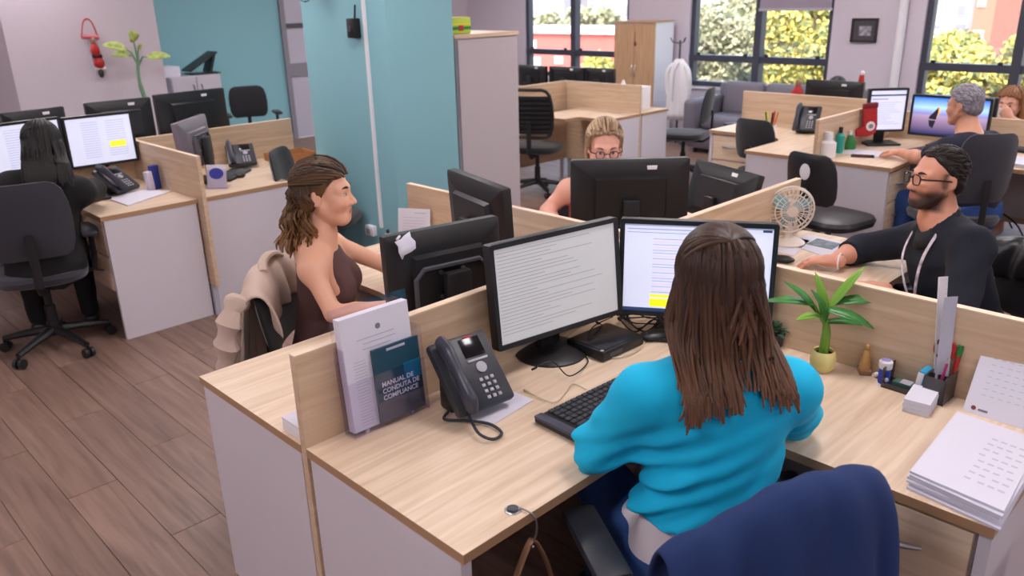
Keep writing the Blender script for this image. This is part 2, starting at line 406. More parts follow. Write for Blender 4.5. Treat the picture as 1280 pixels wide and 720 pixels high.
# ================================================================== outside
GZ = -7.0
gr = G().bb((9.6, -60, GZ-.2), (130, 140, GZ)).obj('ground_outside', mat('asphalt', (128, 124, 120), .9), smooth=0); struct(gr)
def leafmat(nm, c): return mat(nm, c, .7)
LMX = None
LM = {'a': [leafmat('leaf_yellow', (206, 186, 92)), leafmat('leaf_lime', (156, 160, 92)), leafmat('leaf_green', (112, 126, 84))],
      'b': [leafmat('leaf_olive', (142, 146, 118)), leafmat('leaf_sage', (164, 164, 138)), leafmat('leaf_moss', (112, 120, 96))]}
def tree(label, loc, top, rx, rzz, kind, n, seed, leaf=.22):
    r_ = np.random.default_rng(seed); t = thing('tree', label, 'tree', loc, 0, None)
    H_ = top-loc[2]; cz = H_-rzz
    g = G(); g.tube([(0, 0, 0), (.1, .05, H_*.35), (.0, .1, cz)], [.22, .17, .08], 8)
    for q in range(7):
        a = q*.9; g.tube([(0, .05, cz*.7), (math.cos(a)*rx*.4, math.sin(a)*rx*.4, cz), (math.cos(a)*rx*.7, math.sin(a)*rx*.7, cz+rzz*.4)], [.08, .05, .02], 6)
    g.obj('trunk', mat('bark', (92, 76, 64), .9), t)
    cl = [(r_.normal(size=3)) for _ in range(26)]; cl = [c/np.linalg.norm(c)*np.array([rx, rx, rzz])*r_.uniform(.35, .85) for c in cl]
    un = lambda q: q/np.linalg.norm(q, axis=1)[:, None]
    C3 = np.array(cl)[r_.integers(len(cl), size=n)]; E3 = np.array([rx, rx, rzz])
    p = C3+un(r_.normal(size=(n, 3)))*E3*.36*r_.uniform(.5, 1, (n, 1))+np.array([0, 0, cz])
    a = un(r_.normal(size=(n, 3))); b = un(np.cross(a, r_.normal(size=(n, 3)))); sz = leaf*r_.uniform(.6, 1.3, (n, 1))
    V = np.stack([p-a*sz, p+b*sz*.5, p+a*sz, p-b*sz*.5], 1).reshape(-1, 3).tolist(); Fs = np.arange(4*n).reshape(-1, 4).tolist(); Mi = r_.choice(3, n, p=[.34, .38, .28]).tolist()
    g = G(); g.v = V; g.f = Fs; g.m = Mi; fo = g.obj('foliage', LM[kind], t, smooth=0); fo['kind'] = 'stuff'
def treeat(label, u, v, x, rx, rzz, kind, n, seed, leaf=.2):
    p = px(u, v, x); tree(label, (p[0], p[1], GZ), p[2]+rzz, rx, rzz, kind, n, seed, leaf)
treeat('tree with yellow blossom outside the window under the roller blind', 1015, 60, 15.5, 1.15, 1.5, 'a', 26000, 1, .062)
treeat('broad grey-green tree outside the window behind the grey sofa', 890, 88, 17, 1.5, 1.6, 'b', 28000, 2, .068)
treeat('tall grey-green tree beside the window mullion behind the grey sofa', 945, 60, 22.5, 1.2, 2.4, 'b', 20000, 3, .085)
treeat('round lime-yellow tree outside the window behind the grey-haired man', 1192, 114, 17, 1.6, 1.1, 'a', 28000, 4, .068)
treeat('smaller lime-yellow tree outside the window behind the grey-haired man', 1262, 118, 13.2, .85, .75, 'a', 14000, 5, .05)
treeat('larger distant grey-green tree above the salmon house, by the white slab block', 742, 38, 40, 2.2, 1.4, 'b', 5000, 6, .25)
treeat('smaller distant grey-green tree above the salmon house, by the pale grey office', 683, 40, 41, 1.6, 1.2, 'b', 4000, 8, .25)
treeat('small yellow tree in front of the salmon house', 752, 86, 26, .8, .8, 'a', 3500, 7, .11)
def building(name, label, x, u0, u1, ztop, depth, m, rects, gl=mat('far_window', (112, 116, 130), .3)):
    a = px(u1, 40, x); b = px(u0, 40, x); y0, y1 = a[1], b[1]; cx = x+depth/2; cy = (y0+y1)/2
    t = thing(name, label, 'building', (cx, cy, GZ))
    G().bb((-depth/2, y0-cy, 0), (depth/2, y1-cy, ztop-GZ)).obj('wall', m, t, smooth=0)
    G().bb((-depth/2-.2, y0-cy-.2, ztop-GZ), (depth/2+.2, y1-cy+.2, ztop-GZ+.3)).obj('roof', M['lgrey'], t, smooth=0)
    for (ua, va, ub, vb) in rects:
        p = px(ua, va, x); q = px(ub, vb, x); yy = sorted((p[1], q[1])); zz = sorted((p[2], q[2]))
        wn = G().bb((-depth/2-.06, yy[0]-cy, zz[0]-GZ), (-depth/2+.02, yy[1]-cy, zz[1]-GZ)).obj('window', M['lgrey'], t, smooth=0)
        i = .08*(yy[1]-yy[0]); G().bb((-depth/2-.08, yy[0]-cy+i, zz[0]-GZ+i), (-depth/2-.055, yy[1]-cy-i, zz[1]-GZ-i)).obj('pane', gl, wn, smooth=0)
fwht = mat('far_white', (138, 138, 146), .8); fsal = mat('far_salmon', (150, 96, 82), .8); fred = mat('far_red', (172, 84, 80), .8); fgr = mat('far_grey', (150, 150, 160), .8)
building('apartment_block', 'white apartment block outside the window behind the grey-haired man', 48, 1140, 1213, 9, 10, fwht, [(1197, 5, 1207, 20), (1193, 28, 1208, 42), (1168, 29, 1176, 34), (1163, 60, 1172, 72), (1150, 5, 1160, 16)])
building('salmon_block', 'salmon apartment block outside the window behind the grey-haired man', 47, 1213, 1239, 9.5, 9, fsal, [(1223, 0, 1232, 9), (1216, 38, 1228, 52), (1222, 66, 1230, 78)])
building('balcony_block', 'pale block with tall windows beside the salmon block', 64, 1239, 1330, 9, 9, fwht, [(1246, 2, 1256, 26), (1240, 42, 1250, 58), (1262, 44, 1274, 60), (1268, 5, 1280, 24), (1290, 5, 1302, 24), (1290, 44, 1302, 60)])
building('villa', 'white house with a small window beyond the grey-green trees', 44, 858, 925, 5, 9, fwht, [(872, 14, 880, 24), (888, 0, 896, 4), (912, 2, 918, 6)])
building('salmon_house', 'low salmon house with white windows outside the far window', 34, 640, 800, -.1, 3, fred, [(668, 71, 676, 82), (694, 70, 704, 80), (735, 70, 744, 79), (664, 50, 671, 60)], M['white'])
building('glass_office', 'pale grey office block far beyond the salmon house', 70, 640, 705, 6, 10, fwht, [(668, 3, 676, 14), (682, 3, 690, 14), (668, 20, 676, 32), (694, 5, 701, 16)])
building('slab_office', 'white slab block far beyond the salmon house', 74, 722, 800, 6, 10, fwht, [(738, 4, 744, 24), (752, 4, 758, 24), (766, 10, 774, 26), (780, 5, 788, 22)])
# ================================================================== furniture builders
DZ = .74
def handle(parent, c, along, out, L=.13):
    along = Vector(along); out = Vector(out); c = Vector(c)
    pts = [c+along*(L*(k/8-.5))+out*(.006+.022*math.sin(math.pi*k/8)) for k in range(9)]
    G().tube(pts, [.005, .007, .008, .009, .009, .009, .008, .007, .005], 8).obj('handle', M['metal'], parent)
def desk(label, corner, sx, sy, lx, dx, ly, dy, ped=None, grain='wood', r=.28, nd=2, wood_front=True, modesty=True, endx=True, endy=True):
    """L desk: x-arm length lx depth dx (in y), y-arm length ly depth dy (in x); corner at the partition crossing."""
    t = thing('workstation_desk', label, 'desk', (corner[0], corner[1], 0))
    pts = [(0, 0), (lx, 0), (lx, dx), (dy+r, dx)]
    for k in range(1, 6):
        a = math.pi/2*k/6; pts.append((dy+r-r*math.sin(a), dx+r-r*math.cos(a)))
    pts += [(dy, dx+r), (dy, ly), (0, ly)]
    pts = [(sx*p[0], sy*p[1]) for p in pts]
    G().prism(pts, DZ-.025, DZ, 0, None, (0, 0, 0), 1).obj('desktop', [M[grain], M['edge']], t, smooth=0)
    def B(nm, x0, x1, y0, y1, z0, z1, m, par=t): return G().bb((sx*x0, sy*y0, z0), (sx*x1, sy*y1, z1)).obj(nm, m, par, smooth=0)
    e = .012
    if endx: B('end_panel', lx-.03-e*.3, lx-.004, .01, dx-.015, .0, DZ-.026, M['panel'])
    if endy: B('end_panel', .01, dy-.015, ly-.03, ly-.004, .0, DZ-.026, M['panel'])
    if modesty:
        B('back_panel', .02, lx-.04, .012, .03, .25, DZ-.026, M['panel'])
        B('back_panel', .012, .03, .04, ly-.04, .25, DZ-.026, M['panel'])
    for arm in (ped or []):
        pw = .33; ph = .42 if nd == 2 else .60
        if arm == 'y': x0, x1, y0, y1 = .06, dy-.03, ly-.035-pw, ly-.035
        else: x0, x1, y0, y1 = lx-.035-pw, lx-.035, .06, dx-.03
        c = B('pedestal', x0, x1, y0, y1, DZ-.03-ph, DZ-.03, M['panel'])
        for k in range(nd):
            hh = ph/nd; z0 = DZ-.03-(k+1)*hh+.004; z1 = DZ-.03-k*hh-.008
            if arm == 'y':
                d = B('drawer', x1+.001, x1+.019, y0+.004, y1-.004, z0, z1, M['woody'], c)
                handle(d, (sx*(x1+.019), sy*(y0+y1)/2, z0+(z1-z0)*.55), (0, 1, 0), (sx, 0, 0))
            else:
                d = B('drawer', x0+.004, x1-.004, y1+.001, y1+.019, z0, z1, M['wood'], c)
                handle(d, (sx*(x0+x1)/2, sy*(y1+.019), z0+(z1-z0)*.55), (1, 0, 0), (0, sy, 0))
    return t
def partition(label, a, b, z0=DZ, z1=1.0, th=.025):
    ax = abs(b[0]-a[0]) > abs(b[1]-a[1]); c = ((a[0]+b[0])/2, (a[1]+b[1])/2)
    L = math.hypot(b[0]-a[0], b[1]-a[1])
    t = thing('desk_partition', label, 'partition', (c[0], c[1], .2))
    d = (L, th, z1-.2) if ax else (th, L, z1-.2)
    G().rbox((0, 0, (z1-.2)/2), d, .0015, seg=1).obj('board', M['part'] if ax else M['party'], t, smooth=0)
    d2 = (L, th+.002, .004) if ax else (th+.002, L, .004)
    G().box((0, 0, z1-.2+.001), d2).obj('edge_strip', mat('edge_light', (226, 202, 176), .5), t, smooth=0)
    for s in (-1, 1):
        q = (s*(L/2-.06), 0, -.1) if ax else (0, s*(L/2-.06), -.1)
        G().box(q, (.03, .03, .2)).obj('foot', M['lgrey'], t, smooth=0)
    return t
def chair(label, loc, rz, kind='task', m=None, arms=True, seat=.46, backtop=.95, bw=.43, spin=.3, group=None, extra=None):
    """local +y is forward"""
    m = m or M['fabric']; t = thing('office_chair', label, 'chair', (loc[0], loc[1], 0), rz, group)
    for k in range(5):
        a = spin+k*2*math.pi/5; c, s = math.cos(a), math.sin(a)
        lg = G().tube([(c*.03, s*.03, .115), (c*.15, s*.15, .10), (c*.285, s*.285, .075)], [.028, .022, .016], 8).obj('leg', M['black'], t)
        w_ = G(); p = Vector((-s, c, 0))
        for e in (-.017, .017):
            q = Vector((c*.285, s*.285, .028))+p*e; w_.cyl(q-p*.009, q+p*.009, .027, n=14)
        w_.cyl((c*.285, s*.285, .03), (c*.285, s*.285, .075), .009, n=8); w_.obj('caster', M['black'], lg)
    G().lathe([(.045, .09), (.045, .13), (.03, .14), (.028, .26), (.02, .27), (.02, seat-.06), (.05, seat-.055)], 16).obj('gas_lift', M['black'], t)
    g = G(); rows = []
    for z, sc in ((seat-.055, .80), (seat-.04, .96), (seat-.01, 1.0), (seat+.012, .95), (seat+.022, .80), (seat+.02, .3)):
        rows.append([(x*sc, y*sc+.02, z) for x, y in rrect(.47, .46, .15)])
    g.grid(rows, closed=True); g.f.append(tuple(len(g.v)-len(rows[0])+i for i in range(len(rows[0])))); g.m.append(0); g.obj('seat', m, t)
    # backrest: curved pad
    zb = seat+.12; zt = backtop; hh = zt-zb; g = G(); N = 9
    prof = [(0, .72), (.06, .88), (.2, .97), (.45, 1.0), (.7, .98), (.88, .9), (.96, .78), (1, .6)]
    def backpt(x, f, th): return (x, -.235-.05*(f-.3)+.10*(x/bw*1.6)**2*.5+th, zb+hh*f)
    fr = []; bk = []
    for f, sc in prof:
        th = .022*(1-abs(2*f-1)**6)
        fr.append([backpt(bw/2*sc*(2*j/N-1), f, th*(1-abs(2*j/N-1)**4)) for j in range(N+1)]); bk.append([backpt(bw/2*sc*(2*j/N-1), f, -th*(1-abs(2*j/N-1)**4)-.012) for j in range(N+1)])
    if kind == 'mesh':
        g = G()
        for i in range(len(prof)-1): pass
        for j in (0, N): g.tube([fr[i][j] for i in range(len(prof))], .016, 8)
        g.tube(fr[0], .016, 8); g.tube(fr[-1], .016, 8)
        g.obj('back_frame', M['black'], t)
        for q in range(8):
            f = .12+.1*q; sc = np.interp(f, [p[0] for p in prof], [p[1] for p in prof])
            G().tube([backpt(bw/2*sc*(2*j/8-1), f, .004) for j in range(9)], .011, 6, sq=2.0).obj('back_slat', M['black'], t)
    else:
        g.grid(fr[::-1]); g.grid(bk)
        ring_f = fr[0]+[r_[-1] for r_ in fr[1:-1]]+fr[-1][::-1]+[r_[0] for r_ in fr[1:-1]][::-1]
        ring_b = bk[0]+[r_[-1] for r_ in bk[1:-1]]+bk[-1][::-1]+[r_[0] for r_ in bk[1:-1]][::-1]
        g.grid([ring_f, ring_b][::-1], closed=True); g.obj('backrest', m, t, smooth=60)
    G().tube([(0, -.05, seat-.07), (0, -.20, seat-.08), (0, -.285, seat-.02), (0, -.285, zb+hh*.35)], .022, 8, sq=.6).obj('back_support', M['black'], t)
    if arms:
        for s in (-1, 1):
            ar = G().tube([(s*.17, .02, seat-.06), (s*.26, .02, seat-.04), (s*.275, .02, seat+.06), (s*.275, .02, seat+.17)], [.014, .016, .016, .016], 8).obj('armrest', M['black'], t)
            G().rbox((s*.275, .04, seat+.185), (.085, .27, .032), .014).obj('arm_pad', M['dark'], ar)
    return t
SCR = mat('screen_white', (206, 210, 232), .3, emis=(208, 212, 236), es=.40)
SCRG = mat('screen_grey', (176, 176, 178), .4, emis=(186, 186, 188), es=.26)
SL = mat('screen_line', (150, 156, 186), .4, emis=(160, 166, 196), es=.32)
SLG = mat('screen_line_grey', (128, 128, 132), .4, emis=(140, 140, 145), es=.3)
SY = mat('screen_yellow', (214, 210, 20), .4, emis=(226, 222, 20), es=.6)
SP = mat('screen_pinkline', (206, 176, 200), .4, emis=(214, 182, 206), es=.55)
SB = mat('screen_bar', (36, 56, 92), .4, emis=(36, 56, 92), es=.5)
def monitor(label, c, yaw, w_=.50, h_=.30, tilt=0, content='doc', stand='rect', zfoot=DZ, sticker=False, group=None, bez=.016, shell='black'):
    """yaw: direction the screen faces (world angle); c: centre of the screen."""
    f = Vector((math.cos(yaw), math.sin(yaw), 0)); t = thing('computer_monitor', label, 'monitor', (c[0], c[1], zfoot), yaw-math.pi/2, group)
    # local: screen faces +y, x right-hand
    cz = c[2]-zfoot; rot = Rx(tilt)
    def Lp(x, y, z): return tuple(rot @ Vector((x, y, z)) + Vector((0, 0, cz)))
    g = G()
    o_ = rrect(w_, h_, .008, 2); i_ = rrect(w_-2*bez, h_-2*bez, .003, 2)
    n_ = len(o_)
    rows = [[Lp(x, -.022, z) for x, z in o_], [Lp(x, .010, z) for x, z in o_], [Lp(x*.995, .013, z*.995) for x, z in o_], [Lp(x, .012, z) for x, z in i_], [Lp(x, .006, z) for x, z in i_]]
    g.grid(rows[::-1], closed=True)
    # back: bulging shell
    rows = [[Lp(x, -.022, z) for x, z in o_], [Lp(x*.93, -.032, z*.90) for x, z in o_], [Lp(x*.62, -.036, z*.62-.01) for x, z in o_], [Lp(x*.58, -.056, z*.56-.01) for x, z in o_]]
    g.grid(rows, closed=True); g.f.append(tuple(reversed([len(g.v)-n_+i for i in range(n_)]))); g.m.append(0)
    hs = g.obj('housing', M[shell], t)
    sw, sh = w_-2*bez, h_-2*bez
    s = G(); mats = [SCR, SL, SY, SP, SB]
    if content == 'sheet': mats = [SCRG, SLG, SY, SP, SB]
    def rect(x0, x1, z0, z1, mi, d=.0072): s.quad(Lp(sw*(.5-x0), d, sh*(.5-z0)), Lp(sw*(.5-x1), d, sh*(.5-z0)), Lp(sw*(.5-x1), d, sh*(.5-z1)), Lp(sw*(.5-x0), d, sh*(.5-z1)), mi)
    rect(0, 1, 0, 1, 0, .0065)
    rr = random.Random(hash(label) % 1000 if False else len(label))
    if content == 'doc':
        rect(0, 1, .0, .02, 1); rect(.02, .7, .05, .06, 1); rect(.02, .55, .09, .097, 1); rect(.93, .99, .02, .045, 4)
        for k in range(20): rect(.2, .2+.2+.25*rr.random(), .16+k*.032, .166+k*.032, 3 if k % 5 in (1, 3) else 1)
        rect(.19, .45, .80, .83, 2); rect(.19, .5, .85, .94, 2); rect(0, 1, .96, 1, 4)
    elif content == 'sheet':
        for k in range(24):
            z = .05+k*.037; rect(.02, .3+.6*rr.random(), z, z+.006, 1)
    elif content == 'mail':
        rect(.0, 1, .1, .14, 4); rect(.04, .5, .2, .23, 1)
        for k in range(12): rect(.04, .5+.4*rr.random(), .3+k*.05, .308+k*.05, 1)
    elif content == 'form':
        for k in range(16): rect(.22, .48, .1+k*.05, .108+k*.05, 1); rect(.6, .9, .1+k*.05, .108+k*.05, 1)
        rect(.62, .88, .55, .68, 2)
    if content == 'sunset':
        mats = [sunset_mat()]
        s = G(); s.quad(Lp(sw*.5, .0065, sh*.5), Lp(-sw*.5, .0065, sh*.5), Lp(-sw*.5, .0065, -sh*.5), Lp(sw*.5, .0065, -sh*.5))
    if content != 'off':
        so_ = s.obj('screen', mats, t, smooth=0)
        if content == 'sunset':
            k = G(); rk = mat('screen_rock', (28, 26, 40), .4, emis=(30, 28, 44), es=.4); rg = mat('screen_glow', (230, 170, 60), .4, emis=(230, 170, 60), es=.6)
            def q(x, z): return Lp(sw*(.5-x), .0074, sh*(.5-z))
            k.add([q(.28, .42), q(.24, .5), q(.23, .58), q(.33, .6), q(.35, .4), q(.345, .25)], [(0, 1, 2, 3, 4, 5)], 0)
            k.add([q(.23, .62), q(.25, .78), q(.30, .84), q(.33, .62)], [(0, 1, 2, 3)], 0)
            k.add([q(.345, .25), q(.35, .4), q(.335, .55), q(.375, .38), q(.365, .25)], [(0, 1, 2, 3, 4)], 1)
            k.obj('picture', [rk, rg], so_, smooth=0)
    else: s.obj('screen', mat('screen_off', (12, 12, 15), .15), t, smooth=0)
    if stand == 'round':
        G().lathe([(.0, .03), (.03, .028), (.105, .014), (.118, .006), (.118, 0)], 32, (0, -.04, 0)).obj('stand_base', M['black'], t)
        G().rbox((0, -.055, (cz)/2), (.085, .03, cz), .01).obj('stand_neck', M['black'], t)
    elif stand == 'rect':
        G().rbox((0, -.05, .008), (.24, .19, .016), .006).obj('stand_base', M['black'], t)
        G().rbox((0, -.075, cz/2), (.07, .03, cz), .008).obj('stand_neck', M['black'], t)
    elif stand == 'bracket':
        G().rbox((0, -.06, .008), (.24, .19, .016), .006).obj('stand_base', M['black'], t)
        G().rbox((0, -.09, cz/2+.02), (.09, .035, cz+.04), .008).obj('stand_neck', M['black'], t)
        g = G(); g.tube([Lp(-.13, -.058, -.09), Lp(-.13, -.062, .02), Lp(-.10, -.062, .05), Lp(.10, -.062, .05), Lp(.13, -.062, .02), Lp(.13, -.058, -.09)], .008, 6)
        g.obj('cable_guide', M['dgrey'], t)
        for x, z in ((-.04, .03), (.04, .03), (-.04, -.05), (.04, -.05)): G().cyl(Lp(x, -.056, z), Lp(x, -.064, z), .007, n=10).obj('screw', M['metal'], t)
    if sticker:
        G().rbox(Lp(w_*.18, -.031, h_*.38), (.045, .006, .026), .012, rot).obj('sticker', M['white'], t)
    return t
def sunset_mat():
    if 'sunset' in MATS: return MATS['sunset']
    m = bpy.data.materials.new('screen_sunset'); m.use_nodes = True; n = m.node_tree.nodes; l = m.node_tree.links; b = n['Principled BSDF']
    tc = n.new('ShaderNodeTexCoord'); sp = n.new('ShaderNodeSeparateXYZ'); l.new(tc.outputs['Generated'], sp.inputs[0])
    cr = n.new('ShaderNodeValToRGB'); e = cr.color_ramp.elements
    e[0].position = 0; e[0].color = (*lin((22, 34, 84)), 1); e[1].position = 1; e[1].color = (*lin((18, 92, 190)), 1)
    for p, c in ((.3, (120, 100, 130)), (.5, (150, 130, 160)), (.56, (120, 120, 180)), (.72, (150, 190, 226))):
        q = e.new(p); q.color = (*lin(c), 1)
    l.new(sp.outputs[2], cr.inputs[0]); l.new(cr.outputs[0], b.inputs['Emission Color']); b.inputs['Emission Strength'].default_value = .7; l.new(cr.outputs[0], b.inputs['Base Color'])
    MATS['sunset'] = m; return m
def phone(label, loc, rz, sc=1.0, tilt=.62, cord=True):
    """desk phone; local +y is the back (up-slope), face looks to -y/up"""
    t = thing('desk_phone', label, 'phone', loc, rz); dk = M['dark']
    rot = Rx(tilt); L = .215*sc; W = .185*sc
    def Lp(x, y, z): return tuple(rot @ Vector((x*sc, y*sc, z*sc)) + Vector((0, -.09*sc, .02*sc)))
    g = G(); g.rbox(Lp(0, .11, 0), (W, L, .03*sc), .010*sc, rot); g.obj('body', dk, t)
    # foot wedge
    g = G(); a = rot @ Vector((0, L*.8, 0)); g.rbox((0, -.09*sc+a.y*.80, (a.z+.0)*.42), (W*.8, .06*sc, a.z*.85), .008*sc); g.obj('foot_stand', M['black'], t)
    hs = G(); pts = [(-.062, .005, .03), (-.064, .03, .048), (-.066, .10, .052), (-.066, .17, .05), (-.064, .21, .034)]
    hs.tube(spline([Lp(*p) for p in pts], 4), [x*sc for x in np.interp(np.linspace(0, 4, 17), [0, 1, 2, 3, 4], [.02, .026, .019, .026, .021])], 12, sq=.75); hs.obj('handset', mat('phone_handset', (58, 60, 74), .35), t)
    G().rbox(Lp(.03, .175, .0165), (.066*sc, .056*sc, .003), .002, rot).obj('display', mat('phone_display', (14, 15, 20), .15), t)
    G().rbox(Lp(.03, .205, .0165), (.03*sc, .006*sc, .003), .001, rot).obj('indicator', M['red'], t)
    G().rbox(Lp(.03, .136, .0165), (.066*sc, .007*sc, .003), .001, rot).obj('soft_key_bar', M['lgrey'], t)
    G().lathe([(.016*sc, 0), (.016*sc, .004), (.0, .005)], 18, Lp(.03, .112, .0155), rot).obj('navigation_key', M['lgrey'], t)
    for r_ in range(4):
        for c in range(3): G().rbox(Lp(.012+.018*c, .078-.0175*r_, .0165), (.011*sc, .010*sc, .004), .002, rot).obj('key', M['lgrey'], t)
    return t
# ================================================================== people: implicit surfaces meshed with surface nets
def _n(v): v = np.asarray(v, float); return v/np.linalg.norm(v)
def smin(a, b, k):
    h = np.clip(.5+.5*(b-a)/k, 0, 1); return b*(1-h)+a*h-k*h*(1-h)
def smax(a, b, k): return -smin(-a, -b, k)
def cap(a, b, ra, rb, k=.03):
    a = np.asarray(a, float); b = np.asarray(b, float); ba = b-a; L2 = ba@ba+1e-12
    def f(P):
        pa = P-a; t = np.clip((pa@ba)/L2, 0, 1); return np.linalg.norm(pa-t[..., None]*ba, axis=-1)-(ra+(rb-ra)*t)
    return f, k, np.minimum(a, b)-max(ra, rb), np.maximum(a, b)+max(ra, rb)
def ellp(c, r, B=np.eye(3), k=.03, sub=False):
    c = np.asarray(c, float); r = np.asarray(r, float)
    def f(P):
        q = (P-c)@B.T; k0 = np.linalg.norm(q/r, axis=-1); k1 = np.linalg.norm(q/(r*r), axis=-1)+1e-9; return k0*(k0-1)/k1
    m = r.max(); return f, (-k if sub else k), c-m, c+m
def loft(o, B, prof, k=.03, infl=0.0):
    """prof rows: (s, half width, half depth, forward offset); B rows: right, forward, up"""
    pr = np.array(prof, float); o = np.asarray(o, float)
    def f(P):
        q = (P-o)@B.T; s = q[..., 2]
        w_ = np.interp(s, pr[:, 0], pr[:, 1])+infl; d = np.interp(s, pr[:, 0], pr[:, 2])+infl; c = np.interp(s, pr[:, 0], pr[:, 3])
        e = (np.sqrt((q[..., 0]/w_)**2+((q[..., 1]-c)/d)**2+1e-9)-1)*np.minimum(w_, d)
        return np.maximum(e, np.maximum(pr[0, 0]-s, s-pr[-1, 0]))
    pts = [o+B.T@np.array([x, y, s]) for s in (pr[0, 0], pr[-1, 0]) for x in (-.3, .3) for y in (-.2, .25)]
    return f, k, np.min(pts, 0), np.max(pts, 0)
def surf(prims, h, infl=0.0, clips=(), disp=None, pad=.03):
    lo = np.min([p[2] for p in prims if p[1] > 0], 0)-pad-abs(infl); hi = np.max([p[3] for p in prims if p[1] > 0], 0)+pad+abs(infl)
    n = np.ceil((hi-lo)/h).astype(int)+1
    D = np.full(n, 9.0, np.float64)
    ax = [lo[i]+h*np.arange(n[i]) for i in range(3)]
    for f, k, a, b in prims:
        mg = abs(k)+.04+abs(infl)
        i0 = np.clip(np.floor((a-mg-lo)/h).astype(int), 0, n); i1 = np.clip(np.ceil((b+mg-lo)/h).astype(int)+1, 0, n)
        if np.any(i1 <= i0): continue
        sl = tuple(slice(i0[j], i1[j]) for j in range(3))
        P = np.stack(np.meshgrid(ax[0][sl[0]], ax[1][sl[1]], ax[2][sl[2]], indexing='ij'), -1)
        d = f(P)
        D[sl] = smin(D[sl], d, k) if k > 0 else smax(D[sl], -d, -k)
    D -= infl
    P = None
    if clips or disp:
        P = np.stack(np.meshgrid(*ax, indexing='ij'), -1)
        if disp is not None: D += disp(P)
        for c in clips: D = np.maximum(D, c(P))
    S = D < 0
    # surface nets
    c8 = [(i, j, k) for i in (0, 1) for j in (0, 1) for k in (0, 1)]
    def cs(A, o): return A[o[0]:n[0]-1+o[0], o[1]:n[1]-1+o[1], o[2]:n[2]-1+o[2]]
    cnt = sum(cs(S, o).astype(np.int8) for o in c8); act = (cnt > 0) & (cnt < 8)
    idx = np.full(act.shape, -1, np.int64); idx[act] = np.arange(act.sum()); ijk = np.argwhere(act)
    acc = np.zeros((len(ijk), 3)); num = np.zeros(len(ijk))
    vals = {o: D[ijk[:, 0]+o[0], ijk[:, 1]+o[1], ijk[:, 2]+o[2]] for o in c8}
    for o in c8:
        for a in range(3):
            if o[a] == 0:
                o2 = list(o); o2[a] = 1; o2 = tuple(o2); v0, v1 = vals[o], vals[o2]; m_ = (v0 < 0) != (v1 < 0)
                t = v0[m_]/(v0[m_]-v1[m_]); p = np.tile(np.array(o, float), (m_.sum(), 1)); p[:, a] += t; acc[m_] += p; num[m_] += 1
    V = lo+h*(ijk+acc/np.maximum(num, 1)[:, None])
    Fc = []
    for a in range(3):
        b, c = (a+1) % 3, (a+2) % 3
        s0 = [slice(None)]*3; s1 = [slice(None)]*3; s0[a] = slice(0, -1); s1[a] = slice(1, None)
        A0, A1 = S[tuple(s0)], S[tuple(s1)]; E_ = np.argwhere(A0 != A1)
        E_ = E_[(E_[:, b] > 0) & (E_[:, c] > 0) & (E_[:, b] < n[b]-1) & (E_[:, c] < n[c]-1)]
        ins = A0[tuple(E_.T)]
        def at(db, dc): q = E_.copy(); q[:, b] -= db; q[:, c] -= dc; return idx[tuple(q.T)]
        q = np.stack([at(1, 1), at(0, 1), at(0, 0), at(1, 0)], 1); q[~ins] = q[~ins][:, ::-1]; Fc.append(q)
    return V, np.concatenate(Fc)
def sobj(name, parts, m, parent, root, colf=None, smooth=True):
    """parts: list of (V, F); verts in world space; root: world position of the parent"""
    off = 0; Vs = []; Fs = []
    for V, Fc in parts: Vs.append(V); Fs.append(Fc+off); off += len(V)
    V = np.concatenate(Vs); Fc = np.concatenate(Fs)
    me = bpy.data.meshes.new(name); me.from_pydata((V-np.asarray(root)).tolist(), [], Fc.tolist()); me.materials.append(m); me.shade_smooth(); me.update()
    if colf is not None:
        C_ = np.ones((len(V), 4)); C_[:, :3] = colf(V); at = me.color_attributes.new('Col', 'FLOAT_COLOR', 'POINT'); at.data.foreach_set('color', C_.ravel().astype(np.float32))
    o = bpy.data.objects.new(name, me); COL.objects.link(o); o.parent = parent; return o
def basis(yaw, pitch=0, roll=0):
    """rows: right, forward, up (pitch > 0 looks down)"""
    f = np.array([math.cos(yaw), math.sin(yaw), 0]); r_ = np.array([math.sin(yaw), -math.cos(yaw), 0]); u = np.array([0, 0, 1.])
    f2 = f*math.cos(pitch)-u*math.sin(pitch); u2 = u*math.cos(pitch)+f*math.sin(pitch)
    r3 = r_*math.cos(roll)+u2*math.sin(roll); u3 = u2*math.cos(roll)-r_*math.sin(roll); return np.array([r3, f2, u3])
